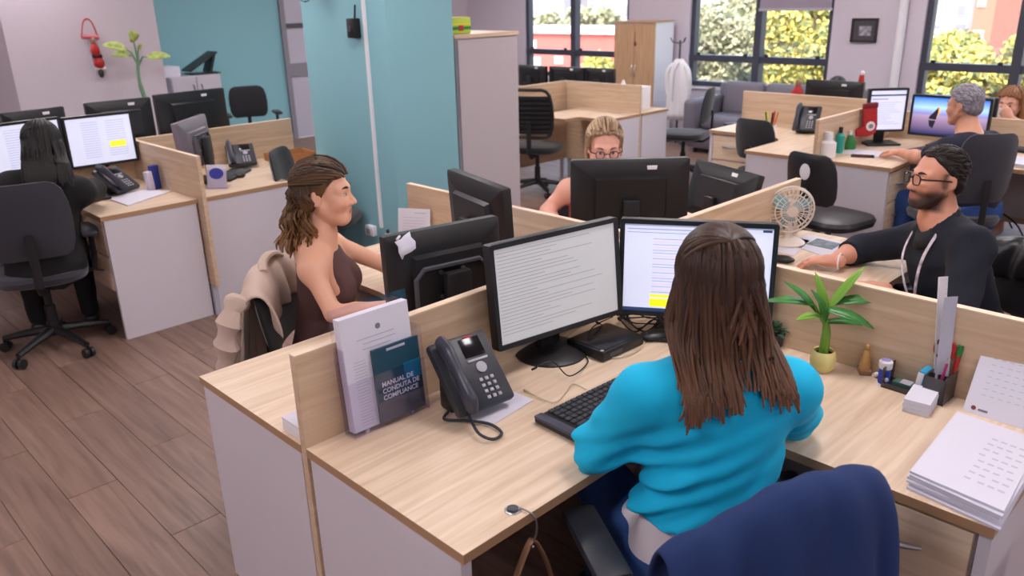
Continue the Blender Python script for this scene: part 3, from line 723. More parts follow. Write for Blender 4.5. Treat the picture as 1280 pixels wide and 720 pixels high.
def head_prims(c, B, s=1.0, male=False):
    W = lambda x, y, z: np.asarray(c)+B.T@(np.array([x, y, z])*s)
    r3 = lambda *a: np.array(a)*s
    p = [ellp(W(0, -.014, .036), r3(.073, .092, .082), B, .02*s), ellp(W(0, .034, -.03), r3(.056, .060, .086), B, .03*s),
         ellp(W(0, .066, -.098), r3(.026 if not male else .031, .022, .02), B, .03*s)]
    for sx in (-1, 1):
        jw = .054 if not male else .059
        p += [cap(W(sx*jw, .0, -.05), W(sx*.022, .062, -.098), .017*s, .016*s, .03*s), ellp(W(sx*.037, .058, -.032), r3(.026, .026, .026), B, .03*s),
              cap(W(sx*.012, .082, .018), W(sx*.046, .066, .016), .011*s, .010*s, .018*s)]
        p.append(ellp(W(sx*.031, .099, .000), r3(.017, .013, .010), B, .012*s, True))
    p += [cap(W(0, .084, .004), W(0, .108, -.036), .007*s, .0105*s, .012*s)]
    for sx in (-1, 1): p.append(ellp(W(sx*.012, .096, -.040), r3(.009, .010, .008), B, .008*s))
    p += [cap(W(-.016, .086, -.064), W(.016, .086, -.064), .0075*s, .0075*s, .008*s), cap(W(-.013, .086, -.076), W(.013, .086, -.076), .0085*s, .0085*s, .007*s),
          cap(W(-.02, .1005, -.0695), W(.02, .1005, -.0695), .0025*s, .0025*s, .003*s)[:1]+(-.004,)+cap(W(-.02, .1, -.0695), W(.02, .1, -.0695), .003, .003)[2:]]
    for sx in (-1, 1):
        Be = B.copy(); a = .35*sx; Be = np.array([B[0]*math.cos(a)+B[1]*math.sin(a), B[1]*math.cos(a)-B[0]*math.sin(a), B[2]])
        p.append(ellp(W(sx*.076, -.012, -.008), r3(.009, .020, .032), Be, .008*s)); p.append(ellp(W(sx*.086, -.006, -.006), r3(.006, .010, .019), Be, .005*s, True))
    return p, W
def hand_prims(wr, d, nrm, side, curl=.5, s=1.0, spread=.10):
    """wr wrist, d forward direction of the hand, nrm back-of-hand normal, side +1: thumb lies on +(d x nrm)"""
    d = _n(d); nrm = _n(np.asarray(nrm)-d*np.dot(nrm, d)); sd = np.cross(d, nrm)*side; wr = np.asarray(wr, float)
    B = np.array([sd, d, nrm]); p = [ellp(wr+d*.045*s, np.array([.040, .052, .015])*s, B, .012*s), cap(wr-d*.03*s, wr+d*.02*s, .025*s, .024*s, .02*s)]
    for i, (x, L) in enumerate(((.031, .070), (.011, .079), (-.010, .074), (-.030, .058))):
        a = wr+d*(.084 if i in (1, 2) else .078)*s+sd*x*s; di = _n(d+sd*x*spread*30*.1)
        ang = curl*.45; q = a-d*.02*s; r_ = .0088*s; prev = q
        for j, fr in enumerate((.25, .42, .32, .26)):
            dd = di*math.cos(ang)-nrm*math.sin(ang); nx = prev+dd*L*fr*s*1.05; p.append(cap(prev, nx, r_, r_*.94, .005*s)); prev = nx; r_ *= .94; ang += curl*(.25, .75, .65, .3)[j]
    a = wr+d*.022*s+sd*.026*s; b = a+(d*.55+sd*.75-nrm*.35)*.036*s; c = b+_n(d*.9+sd*.25-nrm*.3)*.030*s; e = c+_n(d*.95-sd*.05-nrm*.3)*.024*s
    p += [cap(a, b, .016*s, .012*s, .012*s), cap(b, c, .0115*s, .0105*s, .006*s), cap(c, e, .0105*s, .008*s, .006*s)]
    return p
FEM = [(-.17, .10, .08, .0), (-.10, .165, .115, 0), (0, .178, .122, -.005), (.10, .155, .108, .0), (.22, .132, .098, .005), (.33, .142, .112, .018), (.42, .155, .108, .012), (.49, .152, .085, -.005), (.535, .11, .068, -.012), (.575, .055, .055, -.012)]
MAL = [(-.17, .11, .09, .0), (-.10, .165, .12, 0), (0, .172, .125, 0), (.10, .165, .120, .006), (.22, .165, .118, .008), (.33, .178, .122, .012), (.42, .188, .115, .008), (.50, .180, .090, -.005), (.55, .12, .072, -.012), (.595, .062, .06, -.012)]
def person(label, pelvis, yaw, head, hyaw, hpitch=0, hroll=0, arms=None, male=False, skin=(214, 160, 132), lips=(176, 96, 92), h=.011, hs=1.0, hres=.0042, shirt=None, bottoms=None, legs=True,
           shoulders=None, beard=None, brow=(50, 36, 30), bust=0.0, handres=.0038, stubble=None, knees=None, group=None, wide=1.0, armk=1.0, eyes=True):
    """arms: {'L': (elbow, wrist, hand_dir, back_normal, curl), ...} in world space"""
    pelvis = np.asarray(pelvis, float); head = np.asarray(head, float); Bh = basis(hyaw, hpitch, hroll)
    root = np.array([pelvis[0], pelvis[1], 0.0]); t = thing('person', label, 'person', tuple(root))
    nb = head-Bh[2]*.125*hs-Bh[1]*.03*hs; nb = nb-np.array([0, 0, .035])
    upv = nb-pelvis; TL = np.linalg.norm(upv); u = upv/TL
    f = np.array([math.cos(yaw), math.sin(yaw), 0]); f = _n(f-u*(f@u)); r_ = np.cross(f, u); Bt = np.array([r_, f, u])
    prof0 = MAL if male else FEM; S = TL/prof0[-1][0]; prof = [(a*S, b*S**.5*wide, c*S**.5*wide, d) for a, b, c, d in prof0]
    T = lambda x, y, s: pelvis+Bt.T@np.array([x, y, s*S])
    torso = [loft(pelvis, Bt, prof, .05)]
    if bust:
        for sx in (-1, 1): torso.append(ellp(T(sx*.068, .085, .34), np.array([.062, .055, .062])*bust, Bt, .04))
    hp, W = head_prims(head, Bh, hs, male)
    neck = [cap(W(0, -.018, -.05), nb+u*.0-f*.005, .050*hs if not male else .057*hs, .058 if not male else .064, .03), cap(nb, T(0, -.02, .50), .058, .075, .04)]
    body = list(torso)+neck; sleeves = {}; hands = []
    sw = (.158 if not male else .182)*wide; ss = .475
    for sd, sx in (('L', -1), ('R', 1)):
        sh = T(sx*sw, 0, ss)
        if shoulders and sd in shoulders: sh = np.asarray(shoulders[sd], float)
        if not arms or sd not in arms: continue
        el, wr, hd, bn, curl = [np.asarray(q, float) if i < 4 else q for i, q in enumerate(arms[sd])]
        ra = (.046 if not male else .055)*armk
        ap = [cap(T(sx*.09, -.005, .50), sh, .05, .05 if not male else .058, .05), cap(sh, el, ra*1.02, ra*.82, .03), cap(el, el+(wr-el)*.35, ra*.80, ra*.80, .015), cap(el+(wr-el)*.3, wr, ra*.80, .026, .015)]
        body += ap; sleeves[sd] = (sh, el, wr, ap)
        hands.append(surf(hand_prims(wr, hd, bn, sx if True else -sx, curl), handres, pad=.012))
    # legs, seated
    lp = []; kn = {}
    if legs:
        fl_ = np.array([math.cos(yaw), math.sin(yaw), 0]); rl = np.array([math.sin(yaw), -math.cos(yaw), 0])
        for sd, sx in (('L', -1), ('R', 1)):
            hip = pelvis+rl*sx*.09+np.array([0, 0, -.03]); k_ = hip+fl_*.40+rl*sx*.05+np.array([0, 0, .0])
            if knees and sd in knees: k_ = np.asarray(knees[sd], float)
            an = np.array([k_[0], k_[1], .09])-fl_*.03; kn[sd] = (hip, k_, an)
            lp += [cap(hip, k_, .088 if not male else .09, .062, .05), cap(k_, an, .060, .040, .02)]
            body += [cap(hip, k_, .08, .056, .05), cap(k_, an, .054, .036, .02), cap(an, an+np.array([0, 0, -.03])+fl_*.10, .036, .03, .03)]
    Vh = surf(hp+[cap(W(0, -.018, -.05), W(0, -.022, -.12), .047*hs, .05*hs, .03)], hres, pad=.012)
    Vb = surf(body, h)
    sk = np.array(lin(skin)); lp_ = np.array(lin(lips)); bd = np.array(lin(beard)) if beard else None
    def colf(V):
        q = (V-head)@Bh.T/hs; C_ = np.tile(sk, (len(V), 1))
        near = np.linalg.norm(q, axis=1) < .2
        x, y, z = q.T
        redd = np.exp(-(((np.abs(x)-.042)/.02)**2+((z+.04)/.022)**2))*(y > .03)*near; C_ = C_*(1-redd[:, None]*np.array([.0, .12, .10]))
        li = np.clip(1.3-np.sqrt((x/.024)**2+((z+.070)/.0105)**2)*1.3, 0, 1)*(y > .06)*near; li = np.clip(li*2.5, 0, 1)[:, None]
        if bd is not None:
            jawz = -.038-.16*np.clip(y, 0, .1); m_ = (z < jawz-.0+.022*(np.abs(x) > .05)) & (z > -.135) & (y > -.012) & near
            nx = 1/(1+np.exp(-(jawz-z+.004)/.006))*near*np.clip((y+.02)/.03, 0, 1)*np.clip((z+.135)/.015, 0, 1)
            must = np.exp(-((x/.032)**4+((z+.0535)/.0085)**2))*(y > .06)*near
            sidebn = np.exp(-(((np.abs(x)-.066)/.02)**2+((y-.008)/.012)**2))*(z < .03)*(z > -.05)*near
            mouthgap = np.exp(-((x/.026)**2+((z+.070)/.012)**2))
            w_ = np.clip(np.maximum(np.maximum(nx*(1-.9*mouthgap), must), sidebn*.8), 0, 1)[:, None]*stubble_amt; w_ = np.clip(w_*1.25, 0, 1); C_ = C_*(1-w_)+bd*w_
        C_ = C_*(1-li)+lp_*li
        return C_
    stubble_amt = .78 if stubble is None else stubble
    sobj('body', [Vb, Vh]+hands, vcol('skin', .48, .0), t, root, colf)
    if eyes:
        for sx in (-1, 1):
            g = G(); Rm = Matrix([list(Bh[0]), list(Bh[1]), list(Bh[2])]).transposed()
            c_ = Vector(W(sx*.031, .0765, .0)-root); g.ell(c_, (.0125*hs, .0125*hs, .0125*hs), Rm, 0, 14, 9)
            fv = Vector(Bh[1]); g.lathe([(.0066*hs, 0), (.0062*hs, .0016*hs), (0, .0022*hs)], 12, c_+fv*.0112*hs, Rm@Rx(R(-90)), 1); g.lathe([(.0026*hs, 0), (0, .0006*hs)], 10, c_+fv*.0132*hs, Rm@Rx(R(-90)), 2)
            rows = []
            for k in range(7):
                a = R(-62+k*124/6); rows.append([c_+Rm@Vector((math.sin(a)*math.cos(b)*.0140*hs, math.cos(a)*math.cos(b)*.0140*hs, math.sin(b)*.0140*hs)) for b in (R(6), R(35), R(70))])
            g.grid(rows, 3)
            g.obj('eye', [mat('sclera', (214, 200, 196), .3), mat('iris', (70, 46, 30), .3), M['black'], mat('eyelid', tuple(int(x*.88) for x in skin), .5)], t)
            pts = [W(sx*(.014+.034*k/5), .0935-.014*(k/5)**2-.002, .0185+.006*math.sin(math.pi*k/6)) for k in range(6)]
            G().tube([Vector(p-root) for p in pts], [.0028*hs, .0046*hs, .0048*hs, .0042*hs, .003*hs, .001], 6).obj('eyebrow', mat('brow_%d_%d_%d' % brow, brow, .8), t)
    return dict(t=t, root=root, Bt=Bt, T=T, S=S, W=W, Bh=Bh, head=head, torso=torso, neck=neck, sl=sleeves, lp=lp, kn=kn, pelvis=pelvis, hs=hs, yaw=yaw, body=body)
def plane(p, nrm):
    """keeps the side the normal points away from"""
    p = np.asarray(p, float); nrm = _n(nrm); return lambda P: (P-p)@nrm
def ballcut(c, r): c = np.asarray(c, float); return lambda P: r-np.linalg.norm(P-c, axis=-1)
def wrinkle(amp, dirv, freq, seed=0):
    r_ = np.random.default_rng(seed); ks = [(_n(np.asarray(dirv)+r_.normal(size=3)*.35)*freq*r_.uniform(.6, 1.5), r_.uniform(0, 6), r_.uniform(.4, 1)) for _ in range(6)]
    lo = [(_n(r_.normal(size=3))*9, r_.uniform(0, 6)) for _ in range(3)]
    def f(P):
        g = 1+sum(np.sin(P@k+p) for k, p in lo)*.33; return amp*g*sum(a*np.sin(P@k+p) for k, p, a in ks)/3
    return f
# ================================================================== desks and partitions
CX, CY = 2.31, 1.70            # crossing of the front cluster
desk('oak topped corner desk of the woman in the turquoise top', (CX-.014, CY-.014), -1, -1, CX-.014-.884, .615, 1.375, .575, ['y'], nd=3, r=.2)
desk('oak topped corner desk of the woman in the brown sleeveless top', (CX-.014, CY+.014), -1, 1, CX-.014-.884, .60, 1.36, .575, ['y'], r=.2)
desk('oak topped corner desk of the bearded man in the dark blue shirt', (CX+.014, CY-.014), 1, -1, 1.29, .60, 1.36, .56, None, r=.2)
desk('oak topped corner desk of the blonde woman in the red top', (CX+.014, CY+.014), 1, 1, 1.29, .60, 1.36, .56, None, r=.2)
partition('oak partition between the turquoise and the brown topped women', (.884, CY), (CX-.014, CY))
partition('oak partition behind the potted plant and the desk calendar', (CX, .34), (CX, CY+.0125))
partition('oak partition behind the standing paper sheet of the woman in brown', (CX, CY+.014), (CX, 3.06))
partition('oak partition between the bearded man and the blonde woman', (CX+.014, CY), (3.55, CY))
LX, LY = 1.968, 5.60           # left cluster
desk('oak corner desk with white end panel where the woman in black sits', (LX-.014, LY-.014), -1, -1, 1.5, .50, .915, .555, ['y'], r=.18)
desk('oak corner desk with white end panel holding the tilted desk phone', (LX+.014, LY-.014), 1, -1, 1.17, .55, .915, .60, None, r=.2)
desk('oak corner desk behind the low partition in front of the wall plant', (LX-.014, LY+.014), -1, 1, 1.5, .6, 1.3, .56, None, modesty=False)
desk('oak corner desk behind the low partition in front of the low cabinet', (LX+.014, LY+.014), 1, 1, 1.17, .6, 1.3, .56, None, modesty=False)
partition('oak partition beside the blue carton on the desk of the woman in black', (LX, 4.60), (LX, LY+.0125))
partition('oak partition behind the two bright screens of the woman in black', (.46, LY), (LX-.014, LY))
partition('oak partition behind the tilted desk phone', (LX+.014, LY), (3.15, LY))
BX, BY = 6.55, 2.45            # cluster by the windows
desk('oak corner desk with drawers and an empty task chair by the sofa', (BX-.014, BY+.014), -1, 1, 1.235, .51, 1.22, .58, ['y'], r=.2)
desk('oak corner desk of the grey-haired man in navy', (BX-.014, BY-.014), -1, -1, 1.235, .51, 1.5, .80, ['x'], r=.15)
desk('oak desk on the far side of the partition with the red figurine', (BX+.014, BY+.014), 1, 1, 1.2, .6, 1.2, .6, None, modesty=False)
desk('oak desk of the woman with auburn hair', (BX+.014, BY-.014), 1, -1, 1.2, .6, 1.5, .6, None, modesty=False)
partition('oak partition with the red stocking hanging on its end', (5.31, BY), (BX-.014, BY), z1=1.0)
partition('oak partition behind the desk phone by the sofa', (BX, BY+.0125), (BX, 3.72))
partition('oak partition behind the screens of the grey-haired man', (BX, .95), (BX, BY-.014), z1=.93)
QX, QY = 6.42, 5.70            # cluster by the wardrobe
desk('empty oak corner desk with the mesh chair in front of the wardrobe', (QX-.014, QY-.2), -1, -1, .70, .42, .77, .50, None, r=.06, endx=False, modesty=False)
desk('oak desk with white end panel next to the wardrobe', (QX+.014, QY-.2), 1, -1, .45, .4, .77, .44, None, r=.03, endx=False, modesty=False)
desk('oak desk behind the high partition holding three screens', (QX+.014, QY+.1), 1, 1, 1.2, .55, 1.2, .55, None, modesty=False)
partition('oak partition at the empty desk below the three screens', (QX, 4.74), (QX, QY+.0125), z1=1.0)
partition('oak partition meeting the grey cabinet behind the mesh chair', (5.55, QY), (QX-.014, QY), z1=1.0)
# near white panel at the right edge of the picture
t = thing('white_side_panel', 'white laminate panel beside the drawers at the oak desk', 'panel', (1.66, .16, 0)); G().rbox((0, 0, .36), (.62, .025, .72), .002, seg=1).obj('board', M['panel'], t, smooth=0); G().box((0, 0, .722), (.62, .027, .004)).obj('edge_strip', M['white'], t, smooth=0)
# ================================================================== cabinets, wardrobe
t = thing('tall_cabinet', 'tall pale grey cabinet with oak top beside the teal column', 'cabinet', (3.97, 4.50, 0))
G().bb((-.29, -.24, 0), (.29, .24, 1.575)).obj('body', mat('cabinet_grey', (182, 174, 178), .55), t, smooth=0)
G().bb((-.305, -.255, 1.576), (.305, .25, 1.60)).obj('top', M['wood'], t, smooth=0)
G().bb((-.275, -.256, .06), (.285, -.241, 1.565)).obj('door', mat('cabinet_grey2', (184, 175, 180), .55), t, smooth=0)
t = thing('lime_box', 'lime green and yellow printed box on top of the tall grey cabinet', 'box', (3.80, 4.42, 1.602))
G().rbox((0, 0, .05), (.22, .14, .10), .003).obj('carton', mat('lime', (176, 204, 60), .5), t); G().box((0, -.071, .035), (.222, .004, .02)).obj('print_band', M['green'], t, smooth=0); G().box((0, -.071, .06), (.2, .004, .012)).obj('print_stripe', M['yellow'], t, smooth=0); G().box((.02, -.0725, .035), (.04, .003, .035)).obj('print_patch', M['red'], t, smooth=0); G().box((0, 0, .103), (.222, .142, .004)).obj('lid', M['yellow'], t, smooth=0)
t = thing('wardrobe', 'oak wardrobe with white side by the window wall', 'wardrobe', (8.98, 6.62, 0))
G().bb((-.17, -.32, 0), (.22, .34, 1.48)).obj('body', M['white'], t, smooth=0)
for s in (0, 1): d = G().bb((-.19, -.315+.325*s, .05), (-.171, .003+.325*s, 1.465)).obj('door', M['woodz'], t, smooth=0); G().tube([(-.192, .003+(-.03 if s == 0 else .03), .8), (-.215, .003+(-.03 if s == 0 else .03), .83), (-.215, .003+(-.03 if s == 0 else .03), .92), (-.192, .003+(-.03 if s == 0 else .03), .95)], .005, 6).obj('handle', M['metal'], d)
G().bb((-.20, -.33, 1.481), (.225, .35, 1.50)).obj('top', M['woodz'], t, smooth=0)
t = thing('door_ornament', 'small red ornament hanging on the wardrobe door', 'ornament', (8.775, 6.60, 1.22)); G().tube([(0, 0, 0), (0, 0, .15)], .004, 5).obj('cord', M['red'], t); G().ell((0, 0, 0), (.012, .02, .03)).obj('pendant', mat('brown_red', (120, 60, 50), .6), t)
lc = py(212, 93, 9.75); rc = py(275, 97, 9.75)
t = thing('low_cabinet', 'low white two-door cabinet against the teal wall', 'cabinet', ((lc[0]+rc[0])/2, 9.98, 0)); wd = (rc[0]-lc[0])
cz_ = (lc[2]+rc[2])/2
G().bb((-wd/2, -.23, 0), (wd/2, .25, cz_)).obj('body', M['panel'], t, smooth=0)
for s in (-1, 1):
    d = G().bb((0.004 if s > 0 else -wd/2+.004, -.25, .05), (wd/2-.004 if s > 0 else -.004, -.231, cz_-.01)).obj('door', mat('door_white', (196, 190, 202), .5), t, smooth=0)
    G().tube([(s*.05, -.25, cz_-.22), (s*.05, -.275, cz_-.20), (s*.05, -.275, cz_-.12), (s*.05, -.25, cz_-.10)], .006, 6).obj('handle', M['dgrey'], d)
t = thing('laptop_stand', 'black folding document stand on the low cabinet', 'stand', ((lc[0]+rc[0])/2+.2, 9.98, cz_+.001))
G().box((0, 0, .008), (.35, .25, .014)).obj('base', M['black'], t, smooth=0); G().box((-.02, 0, .15), (.42, .25, .02), Ry(-.5)).obj('tray', M['black'], t, smooth=0); G().box((.1, 0, .12), (.03, .2, .22), Ry(.35)).obj('strut', M['black'], t, smooth=0)
t = thing('paper_ream', 'white paper ream on the low cabinet', 'paper', ((lc[0]+rc[0])/2-.32, 9.95, cz_+.001)); G().rbox((0, 0, .06), (.36, .26, .12), .01).obj('wrapper', M['paper'], t); G().box((0, 0, .122), (.3, .22, .004)).obj('label_sheet', M['white'], t, smooth=0)
# ================================================================== screens
def mon2(label, L, Rr, zc, **k):
    """L, R: plan positions of the left and right screen edge as seen by its user's back; screen faces left of L->R"""
    c = ((L[0]+Rr[0])/2, (L[1]+Rr[1])/2, zc); d = (Rr[0]-L[0], Rr[1]-L[1]); yaw = math.atan2(-d[0], d[1])
    return monitor(label, c, yaw, w_=math.hypot(*d), **k)
# screen side towards the camera: facing = rotate L->R by -90
mon2('black monitor showing a grey table on the turquoise woman\'s desk, round stand', (1.500, 1.625), (1.995, 1.545), .995, h_=.325, content='sheet', stand='round', tilt=R(6))
mon2('black monitor showing a document with yellow highlight behind the turquoise woman\'s head', (2.015, 1.555), (2.275, 1.135), .985, h_=.325, content='doc', stand='rect', tilt=R(4))
mon2('black monitor backing onto the partition, a crumpled white tag on its corner', (1.765, 1.875), (1.36, 1.955), .99, h_=.33, stand='bracket', tilt=R(-3))
t = thing('paper_tag', 'crumpled white paper tag on the corner of the black monitor', 'paper tag', (1.40, 1.905, 1.140)); rr_ = random.Random(3); g = G()
rows = [[(-.035+.02*j+rr_.uniform(-.006, .006), -.014-.018*(i/3)+rr_.uniform(-.004, .004), .012-.05*i/3+rr_.uniform(-.004, .004)+.006*j) for j in range(4)] for i in range(4)]
solid(g.grid(rows).obj('tag_sheet', M['paper'], t), .003); G().tube([(-.02, .0, .012), (0, .012, .016)], .004, 5).obj('fold', M['paper'], t)
mon2('black monitor seen edge-on at the desk of the woman in brown', (2.07, 2.12), (2.19, 2.58), 1.00, h_=.31, stand='rect', tilt=R(3))
mon2('large black monitor with a white sticker right in front of the blonde woman', (2.905, 1.885), (2.545, 2.235), 1.015, h_=.325, stand='rect', sticker=True)
mon2('tilted black monitor with a white sticker beside the small fan', (3.34, 1.80), (3.50, 2.24), .90, h_=.27, stand='rect', sticker=True, tilt=R(-16))
mon2('bright screen of the woman in black without yellow marking', (1.10, 5.43), (1.525, 5.49), 1.05, h_=.32, content='form', stand='rect')
mon2('bright screen of the woman in black with a yellow marked form', (1.535, 5.49), (1.945, 5.47), 1.04, h_=.32, content='form', stand='rect')
mon2('black monitor with a white sticker behind the form screen, below the wall plant', (2.19, 5.76), (1.77, 5.78), 1.10, h_=.29, stand='rect', sticker=True)
mon2('wide black monitor with a white sticker behind the grey monitor back', (2.74, 5.80), (2.215, 5.76), 1.10, h_=.31, stand='rect', sticker=True)
mon2('small black monitor back with sticker behind the screen without yellow marking', (1.68, 5.92), (1.30, 5.86), 1.09, h_=.27, stand='rect', sticker=True)
mon2('low black monitor back at the far desk beside the woman in black', (1.28, 5.80), (.86, 5.84), 1.06, h_=.27, stand='rect')
mon2('grey-backed monitor turned sideways in front of the tilted desk phone', (2.36, 5.33), (2.03, 5.02), .99, h_=.31, stand='bracket', tilt=R(-4), shell='greyback')
mon2('black monitor back with white sticker behind the stocking partition', (6.85, 2.79), (6.85, 3.29), .955, h_=.29, stand='rect', sticker=True)
mon2('monitor with an open mail window beside the red stocking', (5.98, 2.40), (6.18, 2.20), .995, h_=.31, content='mail', stand='rect')
mon2('monitor showing a blue sunset seascape in front of the grey-haired man', (6.25, 2.19), (6.25, 1.66), .955, h_=.29, content='sunset', stand='rect')
for i, (u0, u1, v, lab) in enumerate(((650, 684, 95, 'black monitor back nearest the grey cabinet on the high partition desk'), (688, 731, 95, 'middle black monitor back on the high partition desk'), (733, 769, 98, 'black monitor back closest to the wardrobe on the high partition desk'))):
    a = px(u0, v, 6.75+.05*i); b = px(u1, v, 6.75+.05*i); mon2(lab, (a[0], b[1]), (b[0], a[1]), .985, h_=.23, stand='rect', sticker=True)
a = px(1222, 138, 6.74); b = px(1247, 138, 6.74); mon2('small black screen beside the woman with auburn hair', (a[0], b[1]), (b[0], a[1]), a[2], h_=.20, stand='rect')
# ================================================================== chairs
def face(a, b): return math.atan2(b[1]-a[1], b[0]-a[0])-math.pi/2
chair('dark office chair of the turquoise woman, navy jacket over its back', (1.415, .80), R(-31), backtop=.87, bw=.36, m=M['fabricg'], spin=.9)
chair('office chair of the woman in brown, beige jacket over its back', (1.55, 2.56), face((1.42, 2.72), (2.1, 2.0)), backtop=.86, m=M['fabric'], arms=False)
chair('office chair of the bearded man with a black leather jacket over its back', (3.30, .80), face((3.30, .86), (2.5, 1.5)), backtop=.86, m=M['leather'])
chair('office chair of the blonde woman in red', (3.30, 2.76), face((3.26, 2.72), (2.6, 2.0)), backtop=.80, bw=.36)
chair('black office chair with rounded back under the woman in black', (1.10, 4.86), face((1.15, 4.93), (1.45, 5.9)), m=M['fabricg'], backtop=1.0, spin=.25, seat=.47)
chair('empty black task chair with a white sticker on its back', (4.93, 2.13), R(-102), m=M['leather'], arms=False, backtop=.90, bw=.36, seat=.46)
chair('black high-backed chair of the grey-haired man', (5.44, 1.56), R(-42), m=M['fabricg'], backtop=1.02, bw=.36, seat=.48, arms=False)
chair('empty black task chair pushed into the desk by the sofa', (5.99, 3.13), R(-96), m=M['fabric'], backtop=.90, bw=.36, arms=False)
chair('black task chair with pale seat beside the white coat', (7.15, 4.72), R(20), m=M['fabric'], backtop=.93, arms=False, bw=.38)
chair('black mesh-backed chair at the empty desk next to the grey cabinet', (5.66, 5.40), R(-62), kind='mesh', backtop=1.02, bw=.42, arms=False)
chair('black arm chair standing in front of the teal wall', (4.45, 8.75), R(160), m=M['fabric'], backtop=.93)
chair('black task chair in the well of the desk with the tilted phone', (2.80, 4.70), R(-140), m=M['fabric'], backtop=.92, arms=False, bw=.38)
chair('black arm chair with curved back in front of the grey sofa', (7.05, 3.85), R(60), m=M['fabric'], backtop=.72, seat=.42, bw=.5)
# white sticker on the empty chair
# ================================================================== sofa
t = thing('sofa', 'grey leather sofa under the windows', 'sofa', (8.72, 4.55, 0), R(90))
for s in (-1, 0, 1): G().rbox((s*.55, -.05, .36), (.54, .62, .16), .05, seg=3).obj('seat_cushion', M['sofa'], t); G().rbox((s*.55, -.30, .60), (.54, .18, .40), .06, Rx(.15), seg=3).obj('back_cushion', M['sofa'], t)
G().rbox((0, -.05, .17), (1.9, .78, .22), .03).obj('base', M['sofa'], t); G().rbox((0, -.40, .42), (1.9, .12, .72), .05).obj('back', M['sofa'], t)
for s in (-1, 1): G().rbox((s*.93, -.03, .35), (.16, .78, .56), .06, seg=3).obj('armrest', M['sofa'], t)
for sx in (-1, 1):
    for sy in (-1, 1): G().cyl((sx*.85, -.05+sy*.32, 0), (sx*.85, -.05+sy*.32, .07), .025).obj('leg', M['black'], t)
# ================================================================== hair
def tubes(paths, radii, n=5, sq=1.0):
    V = []; Fc = []; off = 0
    for P, rs in zip(paths, radii):
        P = np.asarray(P); k = len(P); tg = np.gradient(P, axis=0); tg /= np.linalg.norm(tg, axis=1)[:, None]+1e-9
        a = np.cross(tg, np.array([.31, .52, .79])); a /= np.linalg.norm(a, axis=1)[:, None]+1e-9; b = np.cross(tg, a)
        an = np.arange(n)*2*math.pi/n
        ring = P[:, None]+(a[:, None]*np.cos(an)[None, :, None]+b[:, None]*np.sin(an)[None, :, None]*sq)*np.asarray(rs)[:, None, None]
        V.append(ring.reshape(-1, 3)); i, j = np.meshgrid(np.arange(k-1), np.arange(n), indexing='ij'); j2 = (j+1) % n
        Fc.append(np.stack([i*n+j, i*n+j2, (i+1)*n+j2, (i+1)*n+j], -1).reshape(-1, 4)+off); off += k*n
    return np.concatenate(V), np.concatenate(Fc)
